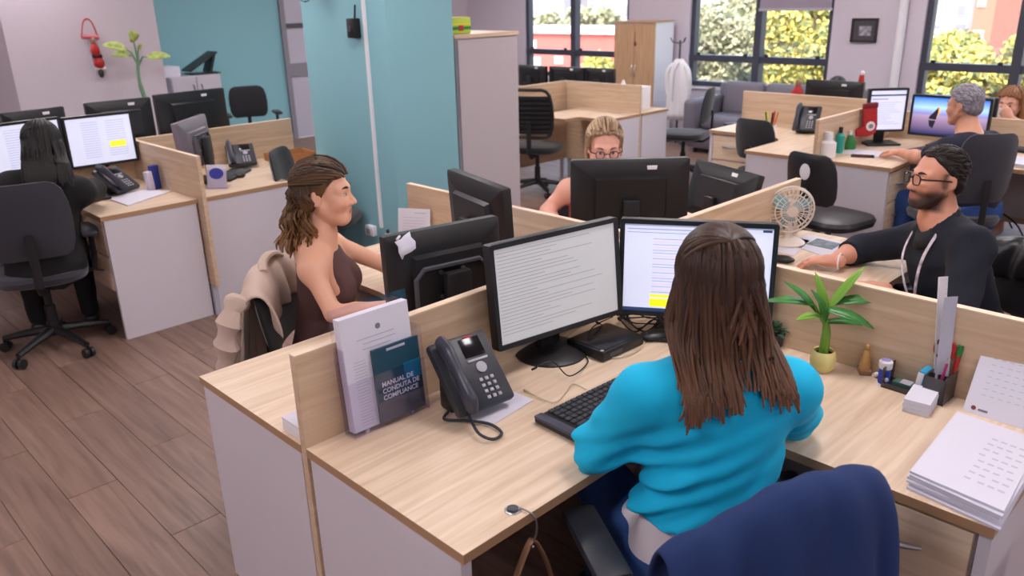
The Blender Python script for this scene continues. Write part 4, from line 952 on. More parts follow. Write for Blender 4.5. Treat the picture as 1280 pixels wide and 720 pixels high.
def hair(P, m, hairline, seed=1, thick=.014, curtain=None, n=220, length=.30, wave=0.0, wfreq=30, spread=.02, rad=.0065, pulled=None, tips=.5, part=0.0, drape=None, short=0, clumps=None, pulltint=.35, pullph=(.75, 1.3)):
    """curtain: azimuth from the face (degrees) where long locks start; pulled: point of a clip in head space"""
    r_ = np.random.default_rng(seed); hs = P['hs']; W = P['W']; Bh = P['Bh']; head = P['head']; root = P['root']
    tth = thick
    cp = [ellp(W(0, -.014, .036), np.array([.073+tth, .092+tth, .082+tth])*hs, Bh, .02), ellp(W(0, -.045, -.03), np.array([.058+tth, .05+tth, .05])*hs, Bh, .03)]
    hx = np.array(hairline)
    def cut(Pp):
        q = (Pp-head)@Bh.T/hs; zl = np.interp(q[..., 1], hx[:, 0], hx[:, 1]); return zl-q[..., 2]+.004*np.sin(q[..., 0]*140)
    V, Fc = surf(cp, .0055, clips=[cut], disp=lambda Pp: .0016*np.sin(((Pp-head)@Bh.T)[..., 0]*260+8*np.sin(((Pp-head)@Bh.T)[..., 2]*40)), pad=.02)
    parts = [(V, Fc)]; cols = [.25+.12*np.sin(((V-head)@Bh.T)[:, 0]*330)]
    paths = []; rads = []; tint = []
    if curtain is not None:
        NC = max(10, n//9); cen = [(R(r_.uniform(curtain, 180))*(1 if q % 2 else -1), r_.uniform(.82, 1.05), r_.uniform(-1, 1), r_.uniform(0, 6), r_.uniform(-.5, 1)) for q in range(NC)]
        if clumps: cen = clumps; NC = len(cen)
        for i in range(n):
            cc = cen[i % NC]; a = cc[0]+r_.normal()*.12; ph0 = r_.uniform(.08, 1.0); rr = (1.0+thick/.085*r_.uniform(.75, 1.25))
            pts = []
            E3 = np.array([.073, .092, .082])*rr
            for ph in np.linspace(ph0, 1.75, 7): pts.append(np.array([part*(1-ph/1.75)+math.sin(a)*math.sin(ph)*E3[0], math.cos(a)*math.sin(ph)*E3[1]-.014, math.cos(ph)*E3[2]+.036]))
            wp = [W(*q) for q in pts]; p = wp[-1].copy(); out = _n(np.array([(wp[-1]-head)[0], (wp[-1]-head)[1], 0]))
            L = length*cc[1]*r_.uniform(.88, 1.04); K = 14; ph_ = cc[3]+r_.uniform(-.5, .5); sidev = np.cross(out, [0, 0, 1.]); am = wave*r_.uniform(.6, 1.3); drift = (cc[4]+r_.uniform(-.25, .25))*spread; dl = (cc[2]*.6+r_.uniform(-.2, .2))*spread
            for k in range(1, K+1):
                t = k/K; q = p+np.array([0, 0, -L*t])+out*(drift*t+am*.7*math.sin(ph_+wfreq*L*t))+sidev*(dl*t+am*math.cos(ph_*1.7+wfreq*L*t))
                if drape is not None: q = drape(q)
                wp.append(q)
            ra = rad*r_.uniform(.6, 1.25); paths.append(np.array(wp)); rads.append(np.concatenate([np.linspace(.5, 1, 7)*ra, np.linspace(1, .25, K)**.7*ra])); b_ = r_.uniform(.1, .55)
            tint.append(np.concatenate([np.full(7, b_*.6), np.linspace(b_*.7, b_+tips*r_.uniform(.5, 1), K)]))
    if pulled is not None:
        pc = np.array(pulled)
        for i in range(90):
            sx = 1 if i % 2 else -1; a = R(r_.uniform(4, 95))*sx; ph = r_.uniform(*pullph) if abs(a) < R(60) else r_.uniform(.8, 1.45); rr = 1+thick/.085*1.05
            E3 = np.array([.073, .092, .082])*rr; s0 = np.array([math.sin(a)*math.sin(ph), math.cos(a)*math.sin(ph), math.cos(ph)]); s1 = (pc-np.array([0, -.014, .036]))/E3; s1 = s1/np.linalg.norm(s1)
            wp = []
            for t in np.linspace(0, 1, 12):
                q = s0*(1-t)+s1*t; q = q/np.linalg.norm(q); wp.append(W(*(q*E3*(1.0+.05*math.sin(math.pi*t))+np.array([0, -.014, .036]))))
            paths.append(np.array(wp)); rads.append(np.full(12, rad*.8)); b_ = r_.uniform(.0, pulltint); tint.append(np.full(12, b_))
    if short:
        E3 = np.array([.073, .092, .082])+thick
        while short > 0:
            s0 = r_.normal(size=3); s0 /= np.linalg.norm(s0); q = s0*E3+np.array([0, -.014, .036])
            if q[2] < np.interp(q[1], hx[:, 0], hx[:, 1])+.004: continue
            short -= 1; dv = np.array([r_.normal()*.35+np.sign(s0[0])*.2, -1+r_.normal()*.3, -.25]); wp = []
            for k_ in range(5):
                s1 = s0+dv*.075*k_; s1 /= np.linalg.norm(s1); wp.append(W(*(s1*E3*(1.0+.012*math.sin(k_*.8))+np.array([0, -.014, .036]))))
            paths.append(np.array(wp)); rads.append(np.array([.0015, .0034, .0038, .003, .0008])); b_ = r_.uniform(0, 1); tint.append(np.full(5, b_))
    if paths:
        nn = 5; V2, F2 = tubes(paths, rads, nn); parts.append((V2, F2)); cols.append(np.repeat(np.concatenate(tint), nn))
    c = np.clip(np.concatenate(cols), 0, 1)
    return sobj('hair', parts, m, P['t'], root, lambda V: np.stack([c, c, c], 1))
def localcut(p, nrm, rad, ln=.34):
    p = np.asarray(p, float); nrm = _n(nrm)
    def f(Pp):
        d = Pp-p; s = d@nrm; ax = np.linalg.norm(d-s[..., None]*nrm, axis=-1); return np.minimum(np.minimum(s, ln-s), rad-ax)
    return f
def garment(P, name, m, arms=True, infl=.012, hem=.05, top=None, cuffs=None, h=.010, disp=None, neck_r=.075, neckc=None, extra=(), prims=None, legs=False, lat=None):
    T, S, Bt = P['T'], P['S'], P['Bt']; pr = list(P['torso']) if prims is None else prims
    cl = [plane(T(0, 0, hem), -Bt[2])] if hem is not None else []
    if top is not None: cl.append(plane(T(0, 0, top), Bt[2]))
    if arms:
        for sd, (sh, el, wr, ap) in P['sl'].items():
            c = (cuffs or {}).get(sd, .9); ra_ = np.linalg.norm(ap[1][3]-np.maximum(sh, el))/3**.5
            if c <= 1: p = sh+(el-sh)*c; d = el-sh; pr += [ap[0], cap(sh, p, ra_, ra_*.88, .03)]
            else: p = el+(wr-el)*(c-1); d = wr-el; pr += [ap[0], ap[1], cap(el, p, ra_*.80, ra_*(.80-.25*(c-1)), .02)]
            cl.append(localcut(p, d, .085, .09))
    if neck_r:
        nc = T(0, .012, .605) if neckc is None else neckc; cl.append(ballcut(nc, neck_r))
    if lat is not None:
        la = np.array(lat); pel = P['pelvis']
        cl.append(lambda Pp: np.abs((Pp-pel)@Bt[0])-np.interp(((Pp-pel)@Bt[2])/S, la[:, 0], la[:, 1]))
    cl += list(extra)
    return sobj(name, [surf(pr, h, infl, cl, disp)], m, P['t'], P['root'])
def trousers(P, m, top=.02, infl=.010, h=.012):
    o = sobj('trousers', [surf(list(P['torso'])+P['lp'], h, infl, [localcut(P['T'](0, 0, top), P['Bt'][2], .24, 2.0)], wrinkle(.003, (0, 0, 1), 50, 4))], m, P['t'], P['root'])
    fl_ = np.array([math.cos(P['yaw']), math.sin(P['yaw']), 0])
    for sd, (hip, k_, an) in P['kn'].items():
        q = Vector(an-P['root']); g = G(); f = Vector(fl_)
        g.rbox(q+f*.07+Vector((0, 0, -.05)), (.27, .09, .07), .03, Rz(P['yaw']), seg=3); g.obj('shoe', M['black'], P['t'])
    return o
def glasses(P, m, w_=.030, hh=.019, rim=.0022):
    W = P['W']; root = P['root']; g = G(); Bh = P['Bh']
    for sx in (-1, 1):
        ring = []
        for k in range(21):
            a = 2*math.pi*k/20; x = w_*.5*1.05*np.sign(math.cos(a))*abs(math.cos(a))**.6; z = hh*.9*np.sign(math.sin(a))*abs(math.sin(a))**.7
            ring.append(Vector(W(sx*.033+x*1.25, .108-.18*abs(x*1.25+.0)*(1 if sx*x > 0 else .2), -.002+z)-root))
        g.tube(ring, rim*P['hs'], 6, caps=False)
        g.tube([Vector(W(sx*.055, .101, .004)-root), Vector(W(sx*.074, .085, .005)-root), Vector(W(sx*.080, .02, .003)-root), Vector(W(sx*.079, -.02, -.002)-root), Vector(W(sx*.078, -.035, -.018)-root)], rim*1.2, 6)
    g.tube([Vector(W(-.014, .110, .002)-root), Vector(W(0, .1135, .005)-root), Vector(W(.014, .110, .002)-root)], rim, 6)
    o = g.obj('glasses', m, P['t'])
    lens = G()
    for sx in (-1, 1): lens.add([tuple(W(sx*.033+.019*math.cos(k*.5236), .1062, -.002+.0155*math.sin(k*.5236))-root) for k in range(12)], [tuple(range(12))])
    lens.obj('lens', gm, o, smooth=0); return o
HL_LONG = [(-.14, -.11), (-.06, -.10), (-.02, -.05), (.01, .0), (.03, .035), (.055, .055), (.10, .075)]
HL_SHORT = [(-.14, -.075), (-.07, -.07), (-.035, -.03), (-.01, .005), (.02, .03), (.045, .055), (.07, .072), (.10, .082)]

# ------------------------------------------------------------------ woman in turquoise
def A(p): return np.asarray(p, float)
P1 = person('woman in a turquoise top with long brown hair at the desk with the mini computer', (1.452, .842, .53), R(54), (1.535, .905, 1.205), R(50), .22, 0,
    arms={'L': ((1.328, 1.075, .80), (1.635, 1.145, .80), (.95, .25, -.05), (0, 0, 1), .5), 'R': ((1.775, .80, .81), (1.98, .985, .79), (.75, .6, -.05), (0, 0, 1), .4)},
    skin=(222, 172, 146), h=.010, bust=.9, wide=1.10, armk=1.12)
tq = mat('turquoise_knit', (0, 184, 230), .85)
W1 = wrinkle(.014, (-.35, .35, .85), 95, 11)
def w1(Pp): return np.minimum(W1(Pp)*np.clip((1.02-Pp[..., 2])/.2, .25, 1), .006)
garment(P1, 'sweater', tq, infl=.017, hem=.145, prims=list(P1['torso'])+P1['lp'], cuffs={'L': 1.45, 'R': 1.9}, h=.007, disp=w1, neck_r=.062)
garment(P1, 'undershirt', mat('white_cotton', (222, 212, 220), .8), arms=False, infl=.005, hem=-.04, top=.2, h=.009, neck_r=0, prims=list(P1['torso'])+P1['lp'])
trousers(P1, mat('blue_denim', (40, 74, 134), .85, bump=(600, .2, .001)), top=.045, infl=.014)
hm = hairmat('hair_brown', (34, 20, 16), (112, 76, 54))
bk1 = P1['Bt']
def drape1(q):
    d = (q-P1['pelvis']); s = d@bk1[2]; y = d@bk1[1]; lim = np.interp(s, [.1, .3, .42, .5, .56], [-.13, -.145, -.14, -.115, -.08])
    k = float(np.clip((.60-s)/.14, 0, 1)); k = k*k*(3-2*k); x = d@bk1[0]
    return q+bk1[1]*(min(0, lim-y))*k*(1 if abs(x) < .13 else max(0, 1-(abs(x)-.13)/.05))
CL1 = []
for k in range(34):
    a_ = (-62-3.4*k) if k < 34 else 0; CL1.append((R(a_), .92+.10*math.sin(k*1.7), -.9+.02*k, k*.9, .45))
for k in range(24): a_ = 62+3.2*k; CL1.append((R(a_), .90+.08*math.sin(k*2.1), 1.0-.02*k, k*1.3, .5))
for k in range(10): CL1.append((R(142+3.6*k), .42+.05*math.sin(k), .9 if k < 6 else -.6, k, .2))
hair(P1, hm, HL_LONG, 5, .015, 62, 420, .275, .005, 20, .075, .0078, (0, -.075, .085), .55, 0, drape1, clumps=CL1)
cl = P1['W'](0, -.088, .098)-P1['root']; G().ell(tuple(cl), (.014, .010, .010), n=10, m=6).obj('hair_clip', M['white'], P1['t'])

# ------------------------------------------------------------------ woman in brown
P2 = person('woman in a brown sleeveless top with curly brown hair', (1.50, 2.63, .53), R(-44), (1.535, 2.545, 1.175), R(-46), .02, 0,
    arms={'R': ((1.40, 2.345, .79), (1.62, 2.22, .785), (.8, -.5, -.05), (0, 0, 1), .4), 'L': ((1.80, 2.56, .82), (1.86, 2.30, .79), (.25, -.9, -.05), (0, 0, 1), .4)},
    skin=(222, 168, 140), lips=(176, 92, 88), h=.009, bust=1.0, brow=(60, 40, 30), hs=1.0, wide=.92, armk=.84)
garment(P2, 'halter_top', mat('brown_knit', (84, 56, 54), .85, bump=(700, .2, .001)), arms=False, infl=.008, hem=-.05, top=.565, h=.007, neck_r=0,
        lat=[(.0, .3), (.28, .3), (.34, .135), (.42, .105), (.50, .078), (.56, .07)])
trousers(P2, mat('black_cloth', (24, 24, 28), .85))
hm2 = hairmat('hair_curly', (36, 26, 22), (150, 108, 66))
hair(P2, hm2, HL_LONG, 9, .012, 112, 300, .245, .017, 62, .07, .0068, (0, -.095, .03), .9)
G().tube([Vector(P2['W'](.015*math.cos(k*.63), -.108, .03+.015*math.sin(k*.63))-P2['root']) for k in range(11)], .004, 5).obj('hair_tie', M['black'], P2['t'])

# ------------------------------------------------------------------ bearded man
wr3 = pz(1040, 326, .785); hd3 = pz(985, 322, .77)-wr3
P3 = person('bearded man with glasses in a dark blue shirt and lanyard', (3.26, .80, .53), R(137), tuple(pd(1172, 222, 3.0)), R(140), -.04, 0,
    arms={'R': ((3.30, 1.28, .80), wr3, hd3, (0, 0, 1), .55), 'L': ((2.86, .76, .70), (2.94, 1.06, .775), (-.2, .9, 0), (0, 0, 1), .5)},
    male=True, skin=(206, 146, 122), lips=(168, 96, 92), beard=(38, 28, 27), h=.010, brow=(40, 30, 28), shoulders=None, hs=.95)
navy = mat('navy_shirt', (11, 18, 33), .9)
garment(P3, 'shirt', navy, infl=.014, hem=-.05, cuffs={'R': 1.45, 'L': 1.5}, h=.008, disp=wrinkle(.005, (.3, .3, .8), 60, 5), neck_r=.068)
# collar
T3 = P3['T']; g = G(); rows = []
for k in range(17):
    a = R(-160+320*k/16); c_ = T3(.068*math.sin(a), .060*math.cos(a)+.012, .60-.045*math.cos(a)); d_ = T3(.098*math.sin(a), .092*math.cos(a)+.012, .552-.065*math.cos(a)); rows.append([Vector(c_-P3['root']), Vector(d_-P3['root'])])
solid(g.grid(rows).obj('collar', mat('collar_navy', (12, 16, 26), .8), P3['t']), .006)
trousers(P3, mat('black_cloth', (24, 24, 28), .85))
hm3 = hairmat('hair_black', (16, 13, 12), (48, 38, 34))
hair(P3, hm3, [(-.14, -.075), (-.07, -.07), (-.035, -.03), (-.012, .01), (.01, .035), (.03, .06), (.055, .085), (.10, .095)], 3, .009, short=420)
glasses(P3, mat('glasses_brown', (44, 30, 28), .35), .034, .022, .0026)
g = G()
for sx in (-1, 1):
    pts = [T3(sx*.055, -.05, .60), T3(sx*.085, .03, .575), T3(sx*.075, .125, .47), T3(sx*.04, .168, .34), T3(0, .175, .22)]
    g.tube(spline([Vector(p-P3['root']) for p in pts], 5), .007, 6, sq=.35)
ly = g.obj('lanyard', mat('lanyard_band', (196, 186, 200), .6, var=(30, (1, 1, 1), .6)), P3['t'])
G().box(tuple(T3(0, .182, .16)-P3['root']), (.06, .004, .09), Rz(R(137)-math.pi/2)).obj('badge', M['white'], ly, smooth=0)
br = Vector(wr3-P3['root'])-Vector(_n(hd3))*.03; bs = Matrix(np.array([np.cross(_n(hd3), [0, 0, 1.]), [0, 0, 1.], _n(hd3)]).T.tolist())
G().tube([br+bs@Vector((.033*math.cos(k*.4189), .031*math.sin(k*.4189), 0)) for k in range(16)], .0035, 6).obj('bracelet', M['white'], P3['t'])

# ------------------------------------------------------------------ blonde woman in red
P4 = person('blonde woman with glasses in a red sleeveless top', (3.17, 2.64, .50), R(-132), (3.06, 2.465, 1.135), R(-135), .18, 0,
    arms={'R': ((2.92, 2.72, .80), (2.78, 2.52, .78), (-.5, -.8, 0), (0, 0, 1), .5), 'L': ((3.28, 2.28, .80), (3.02, 2.12, .78), (-.9, -.4, 0), (0, 0, 1), .5)},
    skin=(222, 164, 144), h=.011, bust=1.1, brow=(120, 90, 70), wide=1.06)
garment(P4, 'red_top', mat('red_cloth', (186, 30, 38), .75), arms=False, infl=.008, hem=-.05, top=.56, h=.009, neck_r=.08, lat=[(0, .4), (.36, .4), (.42, .21), (.5, .19), (.56, .14)])
trousers(P4, mat('black_cloth', (24, 24, 28), .85))
hm4 = hairmat('hair_blonde', (112, 84, 62), (220, 190, 150))
hair(P4, hm4, [(-.14, -.11), (-.06, -.10), (-.02, -.07), (.0, -.03), (.02, .03), (.04, .062), (.06, .082), (.10, .095)], 4, .016, 84, 150, .10, .006, 30, .02, .0075, (0, -.09, .05), .5, pulltint=.9, pullph=(.5, .92))
glasses(P4, mat('glasses_dark', (40, 24, 30), .35))

# ------------------------------------------------------------------ woman in black at the left
P5 = person('woman in black with long dark hair in front of two bright screens', (1.12, 4.80, .53), R(72), (1.255, 4.90, 1.135), R(66), .35, 0,
    arms={'R': ((1.47, 4.93, .84), (1.52, 5.15, .79), (.2, .95, 0), (0, 0, 1), .5), 'L': ((.93, 5.05, .82), (1.12, 5.24, .785), (.7, .6, 0), (0, 0, 1), .5)},
    skin=(206, 156, 132), h=.012, handres=.0045, hres=.0055)
blk = mat('black_knit', (14, 14, 18), .85)
garment(P5, 'cardigan', blk, infl=.03, hem=-.12, cuffs={'L': 1.3, 'R': 1.25}, h=.011, disp=wrinkle(.006, (0, .2, 1), 35, 8), neck_r=.05)
trousers(P5, mat('black_cloth', (24, 24, 28), .85))
hm5 = hairmat('hair_dark', (9, 7, 8), (28, 20, 20))
def drape5(q):
    B5 = P5['Bt']; d = q-P5['pelvis']; s = d@B5[2]; y = d@B5[1]; k = float(np.clip((.66-s)/.12, 0, 1)); lim = float(np.interp(s, [.2, .4, .5, .6], [-.17, -.165, -.14, -.10])); return q+B5[1]*min(0, lim-y)*k
hair(P5, hm5, HL_LONG, 12, .016, 60, 340, .24, .003, 20, .03, .0085, drape=drape5)

# ------------------------------------------------------------------ grey-haired man
P6 = person('grey-haired man in a navy t-shirt at the desk with the sunset screen', (5.50, 1.47, .52), R(66), (5.555, 1.635, 1.135), R(78), .12, 0,
    arms={'L': ((5.44, 1.80, .80), (5.62, 2.00, .785), (.3, .95, 0), (0, 0, 1), .5), 'R': ((5.86, 1.62, .80), (5.98, 1.86, .785), (.2, .95, 0), (0, 0, 1), .5)},
    male=True, skin=(214, 154, 126), h=.012, handres=.0045, hres=.005, brow=(120, 110, 108))
garment(P6, 'tshirt', mat('navy_jersey', (22, 24, 46), .85), infl=.014, hem=-.05, cuffs={'L': .75, 'R': .75}, h=.011, disp=wrinkle(.004, (.3, .3, .8), 40, 6), neck_r=.078)
trousers(P6, mat('blue_denim', (40, 74, 134), .85))
hm6 = hairmat('hair_grey', (110, 104, 112), (176, 170, 180))
hair(P6, hm6, HL_SHORT, 6, .010, short=420)

# ------------------------------------------------------------------ woman with auburn hair, far right
h7 = px(1262, 130, 6.98)
P7 = person('woman with auburn hair and a mug behind the far partition', (h7[0]+.12, h7[1]-.05, .46), R(172), (h7[0], h7[1], h7[2]), R(178), .05, 0,
    arms={'L': ((h7[0]-.02, h7[1]-.24, .78), (h7[0]-.16, h7[1]-.06, .90), (-.3, .5, .7), (-.6, -.6, 0), .9), 'R': ((h7[0]+.02, h7[1]+.26, .76), (h7[0]-.2, h7[1]+.2, .78), (-.9, -.1, 0), (0, 0, 1), .5)},
    skin=(220, 166, 142), h=.014, handres=.005, hres=.0055, brow=(110, 70, 50))
garment(P7, 'blouse', mat('brown_blouse', (104, 74, 62), .85), infl=.012, hem=-.1, cuffs={'L': 1.7, 'R': 1.7}, h=.013, neck_r=.075)
hm7 = hairmat('hair_auburn', (104, 62, 40), (196, 140, 88))
hair(P7, hm7, HL_LONG, 8, .018, 52, 150, .17, .004, 20, .03, .009)
t = thing('mug', 'white mug held up by the woman with auburn hair', 'mug', (h7[0]-.17, h7[1]+.02, h7[2]-.10)); G().lathe([(0, 0), (.036, 0), (.04, .09), (.036, .09), (.033, .01), (0, .008)], 20).obj('cup', M['white'], t); G().tube([(0, .038, .07), (0, .065, .06), (0, .065, .03), (0, .036, .02)], .005, 6).obj('handle', M['white'], t)
# ------------------------------------------------------------------ person behind the far monitor
h8 = px(1045, 113, 7.55)
P8 = person('person with dark hair almost hidden behind the far black monitor', (h8[0]+.1, h8[1], .46), R(185), (h8[0], h8[1], h8[2]), R(185), .1, 0, arms=None, male=True, skin=(206, 150, 124), h=.016, hres=.006)
garment(P8, 'shirt', navy, infl=.012, hem=-.1, h=.015, neck_r=.078)
hair(P8, hm3, HL_SHORT, 2, .013)
# ================================================================== jackets over chair backs
def jacket(name, label, chair_loc, rz, top, w_, front, back, m, seed, sleeves=True, flare=.04, folds=4, sag=0.0, collar=True):
    t = thing(name, label, 'jacket', (chair_loc[0], chair_loc[1], 0), rz); r_ = random.Random(seed); NC = 40
    path = [(-.20, top-front), (-.205, top-front*.5), (-.215, top-.04), (-.235, top+.012), (-.268, top+.022), (-.30, top+.008), (-.325, top-.04)]
    for k in range(1, 9): path.append((-.325-.012*k*.6, top-.04-(back-.04)*k/8))
    rows = []
    for i, (y, z) in enumerate(path):
        row = []; f = max(0, (i-5)/(len(path)-6)); ff = max(0, (3-i)/3)
        for j in range(NC+1):
            u = 2*j/NC-1; hw = (w_/2)*(1+flare*f*1.5+.03*ff); drop = .055*abs(u)**2.6*(1-.4*f)+sag*max(0, -u+.35)**1.2
            fold = math.sin(u*folds*math.pi+seed)*.030*(f+.5*ff)+math.sin(u*folds*2.3*math.pi+seed*2+f*2)*.010*f+.007*math.sin(u*11+f*5+seed)*min(1, f*4)+.004*math.sin(u*17-f*6)
            row.append((u*hw, y+.08*u*u*.5*(1-f*.5)-fold, z-drop+.006*math.sin(u*7+seed)*(1-f)-.02*f*math.sin(u*5+seed)))
        rows.append(row)
    b = solid(G().grid(rows).obj('jacket_body', m, t, smooth=80), .012); md = b.modifiers.new('smooth', 'SUBSURF'); md.levels = 1; md.render_levels = 1
    if sleeves:
        for s in (-1, 1):
            pts = [(s*w_*.40, -.30, top-.05), (s*(w_*.5+.01), -.335, top-.14), (s*(w_*.5+.012), -.36, top-.28), (s*(w_*.46), -.375, top-back*.95)]
            G().tube(spline(pts, 5), [.05+.012*math.sin(k*1.9+seed) for k in range(16)], 12, sq=.6).obj('sleeve', m, t)
    if not collar: return t
    g = G(); g.tube(spline([(-w_*.22, -.235, top+.012), (-w_*.1, -.25, top+.036), (w_*.1, -.25, top+.036), (w_*.22, -.235, top+.012)], 5), .018, 8, sq=.7); g.obj('collar', m, t)
    return t
jacket('navy_jacket', 'navy blue jacket draped over the chair of the turquoise woman', (1.415, .80), R(-31), .94, .47, .22, .55, mat('navy_cloth', (24, 48, 98), .9), 2, sleeves=False, folds=3.3, sag=.075, collar=False)
jacket('beige_jacket', 'beige jacket draped over the chair of the woman in brown', (1.55, 2.56), face((1.42, 2.72), (2.1, 2.0)), .885, .47, .15, .48, mat('beige_cloth', (196, 174, 160), .85), 5, folds=4)
jacket('leather_jacket', 'black leather jacket draped over the chair of the bearded man', (3.30, .80), face((3.30, .86), (2.5, 1.5)), .885, .50, .15, .45, mat('jacket_leather', (24, 24, 28), .3), 7, folds=4, sleeves=False)
# ================================================================== turquoise woman's desk
# brochure holder
a = A((1.000, 1.618, DZ)); b = A((1.232, 1.612, DZ)); dirx = _n((b-a)*[1, 1, 0]); L = np.linalg.norm(b-a); yaw_ = math.atan2(dirx[1], dirx[0])
t = thing('brochure_holder', 'clear acrylic brochure holder against the oak partition', 'brochure holder', tuple((a+b)/2*[1, 1, 0]+[0, 0, DZ]), yaw_)
acr = bpy.data.materials.new('clear_acrylic'); acr.use_nodes = True; n = acr.node_tree.nodes; n.clear(); l = acr.node_tree.links
mo = n.new('ShaderNodeOutputMaterial'); mx = n.new('ShaderNodeMixShader'); tb = n.new('ShaderNodeBsdfTransparent'); gb = n.new('ShaderNodeBsdfGlossy'); gb.inputs['Roughness'].default_value = .05
tb.inputs[0].default_value = (.93, .92, .97, 1); mx.inputs[0].default_value = .05; l.new(tb.outputs[0], mx.inputs[1]); l.new(gb.outputs[0], mx.inputs[2]); l.new(mx.outputs[0], mo.inputs[0])
tl = Rx(R(-5)); hgt = .33
G().box(tl@Vector((0, .050, hgt/2+.012)), (L+.012, .003, hgt+.02), tl).obj('back_plate', acr, t, smooth=0)
G().box(tl@Vector((0, .001, .085)), (L+.012, .003, .15), tl).obj('front_plate', acr, t, smooth=0)
G().box(tl@Vector((0, .025, .011)), (L+.012, .05, .003), tl).obj('shelf', acr, t, smooth=0)
for s in (-1, 1): G().box(tl@Vector((s*(L/2+.006), .025, .13)), (.003, .05, .25), tl).obj('side_plate', acr, t, smooth=0)
for s in (-1, 1): G().cyl((s*L*.32, .02, 0), (s*L*.32, .02, .012), .006).obj('foot', M['lgrey'], t)
base = A((a+b)/2*[1, 1, 0]+[0, 0, DZ])
def hl(x, y, z): return tuple(tl@Vector((x, y, z)))
t2 = thing('form_sheets', 'stack of white printed forms standing in the brochure holder', 'papers', tuple(base), yaw_)
G().box(hl(-.006, .030, .172), (L*.93, .026, .315), tl).obj('sheet_stack', M['paper'], t2, smooth=0)
g = G()
for k in range(3): g.box(hl(-.01+.01*(k % 2), .0165, .262-.014*k), (L*(.5-.06*k), .0006, .0022), tl)
for k in range(22): g.box(hl(-L*.30, .0165, .205-.0085*k), (L*(.14+.06*((k*7) % 3)/3), .0006, .0016), tl)
for k in range(3): g.box(hl(.045, .0165, .222-.008*k), (L*.32, .0006, .002), tl)
g.obj('print_lines', M['ink2'], t2, smooth=0); G().lathe([(.008, 0), (.008, .0006)], 14, hl(.0, .0168, .285), tl@Rx(R(90))).obj('crest', M['ink'], t2)
t3 = thing('booklet', 'dark teal compliance manual booklet in the brochure holder', 'booklet', tuple(base), yaw_)
bk_t = mat('booklet_teal', (30, 66, 86), .35); bw_, bh_ = .150, .208; bc = (L*.5-bw_/2-.002, .0095, .122)
G().box(hl(*bc), (bw_, .008, bh_), tl).obj('cover', bk_t, t3, smooth=0)
G().box(hl(bc[0]+.045, .0050, bc[2]+.015), (.055, .0006, .05), tl).obj('cover_patch', mat('booklet_blue', (22, 104, 142), .35), t3, smooth=0)
G().box(hl(bc[0], .0050, bc[2]-.075), (bw_*.98, .0006, .055), tl).obj('cover_band', mat('booklet_grey', (84, 84, 96), .35), t3, smooth=0)
G().box(hl(bc[0]+.0, .0050, bc[2]+.094), (.06, .0006, .007), tl).obj('cover_stripe', M['ink2'], t3, smooth=0)
for k, w in enumerate(('MANUAL DE', 'CONDUTA DE', 'COMPLIANCE')): text_part(w, .0185, M['paper'], t3, hl(bc[0]-.058, .0048, bc[2]-.005-.019*k), (R(90-5), 0, 0), True)
# desk phone
p0 = A(pz(588, 505, DZ)); phone('charcoal desk phone with curled cord on the turquoise woman\'s desk', (1.335, 1.555, DZ+.004), R(-8), 1.02, .80)
t = thing('phone_cord', 'curled dark phone cord looping on the oak desk', 'cord', tuple(pz(590, 530, DZ)))
pts = [A(pz(560, 515, DZ+.012)), A(pz(556, 524, DZ+.008)), A(pz(585, 526, DZ+.008)), A(pz(612, 530, DZ+.008)), A(pz(627, 541, DZ+.008)), A(pz(617, 549, DZ+.010)), A(pz(600, 543, DZ+.018)), A(pz(590, 528, DZ+.022)), A(pz(586, 515, DZ+.03))]
ctr = spline([Vector(p-A(t.location)) for p in pts], 22); hel = []
nn = len(ctr)
for i, c_ in enumerate(ctr):
    tg = (ctr[min(i+1, nn-1)]-ctr[max(i-1, 0)]).normalized(); s_ = tg.cross(Vector((0, 0, 1))).normalized(); u_ = s_.cross(tg); hel.append(c_+(s_*math.cos(i*1.3)+u_*math.sin(i*1.3))*.0028)
G().tube(ctr, .0042, 8).obj('cord_core', M['dark'], t); G().tube(hel, .0022, 5).obj('coil', M['dark'], t)
def sheet(label, name, corners, m=M['paper'], z=DZ+.001, th=.0012, lines=0, cat='paper', linem='ink2'):
    P_ = [A(pz(u, v, z)) if len(c) == 2 else A(c) for c in corners for (u, v) in [c[:2]]]; c0 = sum(P_)/len(P_); t = thing(name, label, cat, tuple(c0))
    G().prism([(p[0]-c0[0], p[1]-c0[1]) for p in P_], 0, th).obj('leaf', m, t, smooth=0)
    if lines:
        g = G(); A0, A1, A2, A3 = [Vector(p-c0) for p in P_[:4]]
        for k in range(lines):
            f = (k+1)/(lines+1); l0 = A0.lerp(A3, f); l1 = A1.lerp(A2, f); d = (A3-A0)*(.18/(lines+1)); a_, b_ = l0.lerp(l1, .12), l0.lerp(l1, .85); zz = Vector((0, 0, th+.0003)); g.quad(a_+zz, b_+zz, b_+d+zz, a_+d+zz)
        g.obj('print_lines', M[linem], t, smooth=0)
    return t
sheet('white sheet of paper lying under the charcoal desk phone', 'paper_sheet', [(560, 515), (628, 484), (667, 500), (612, 534)])
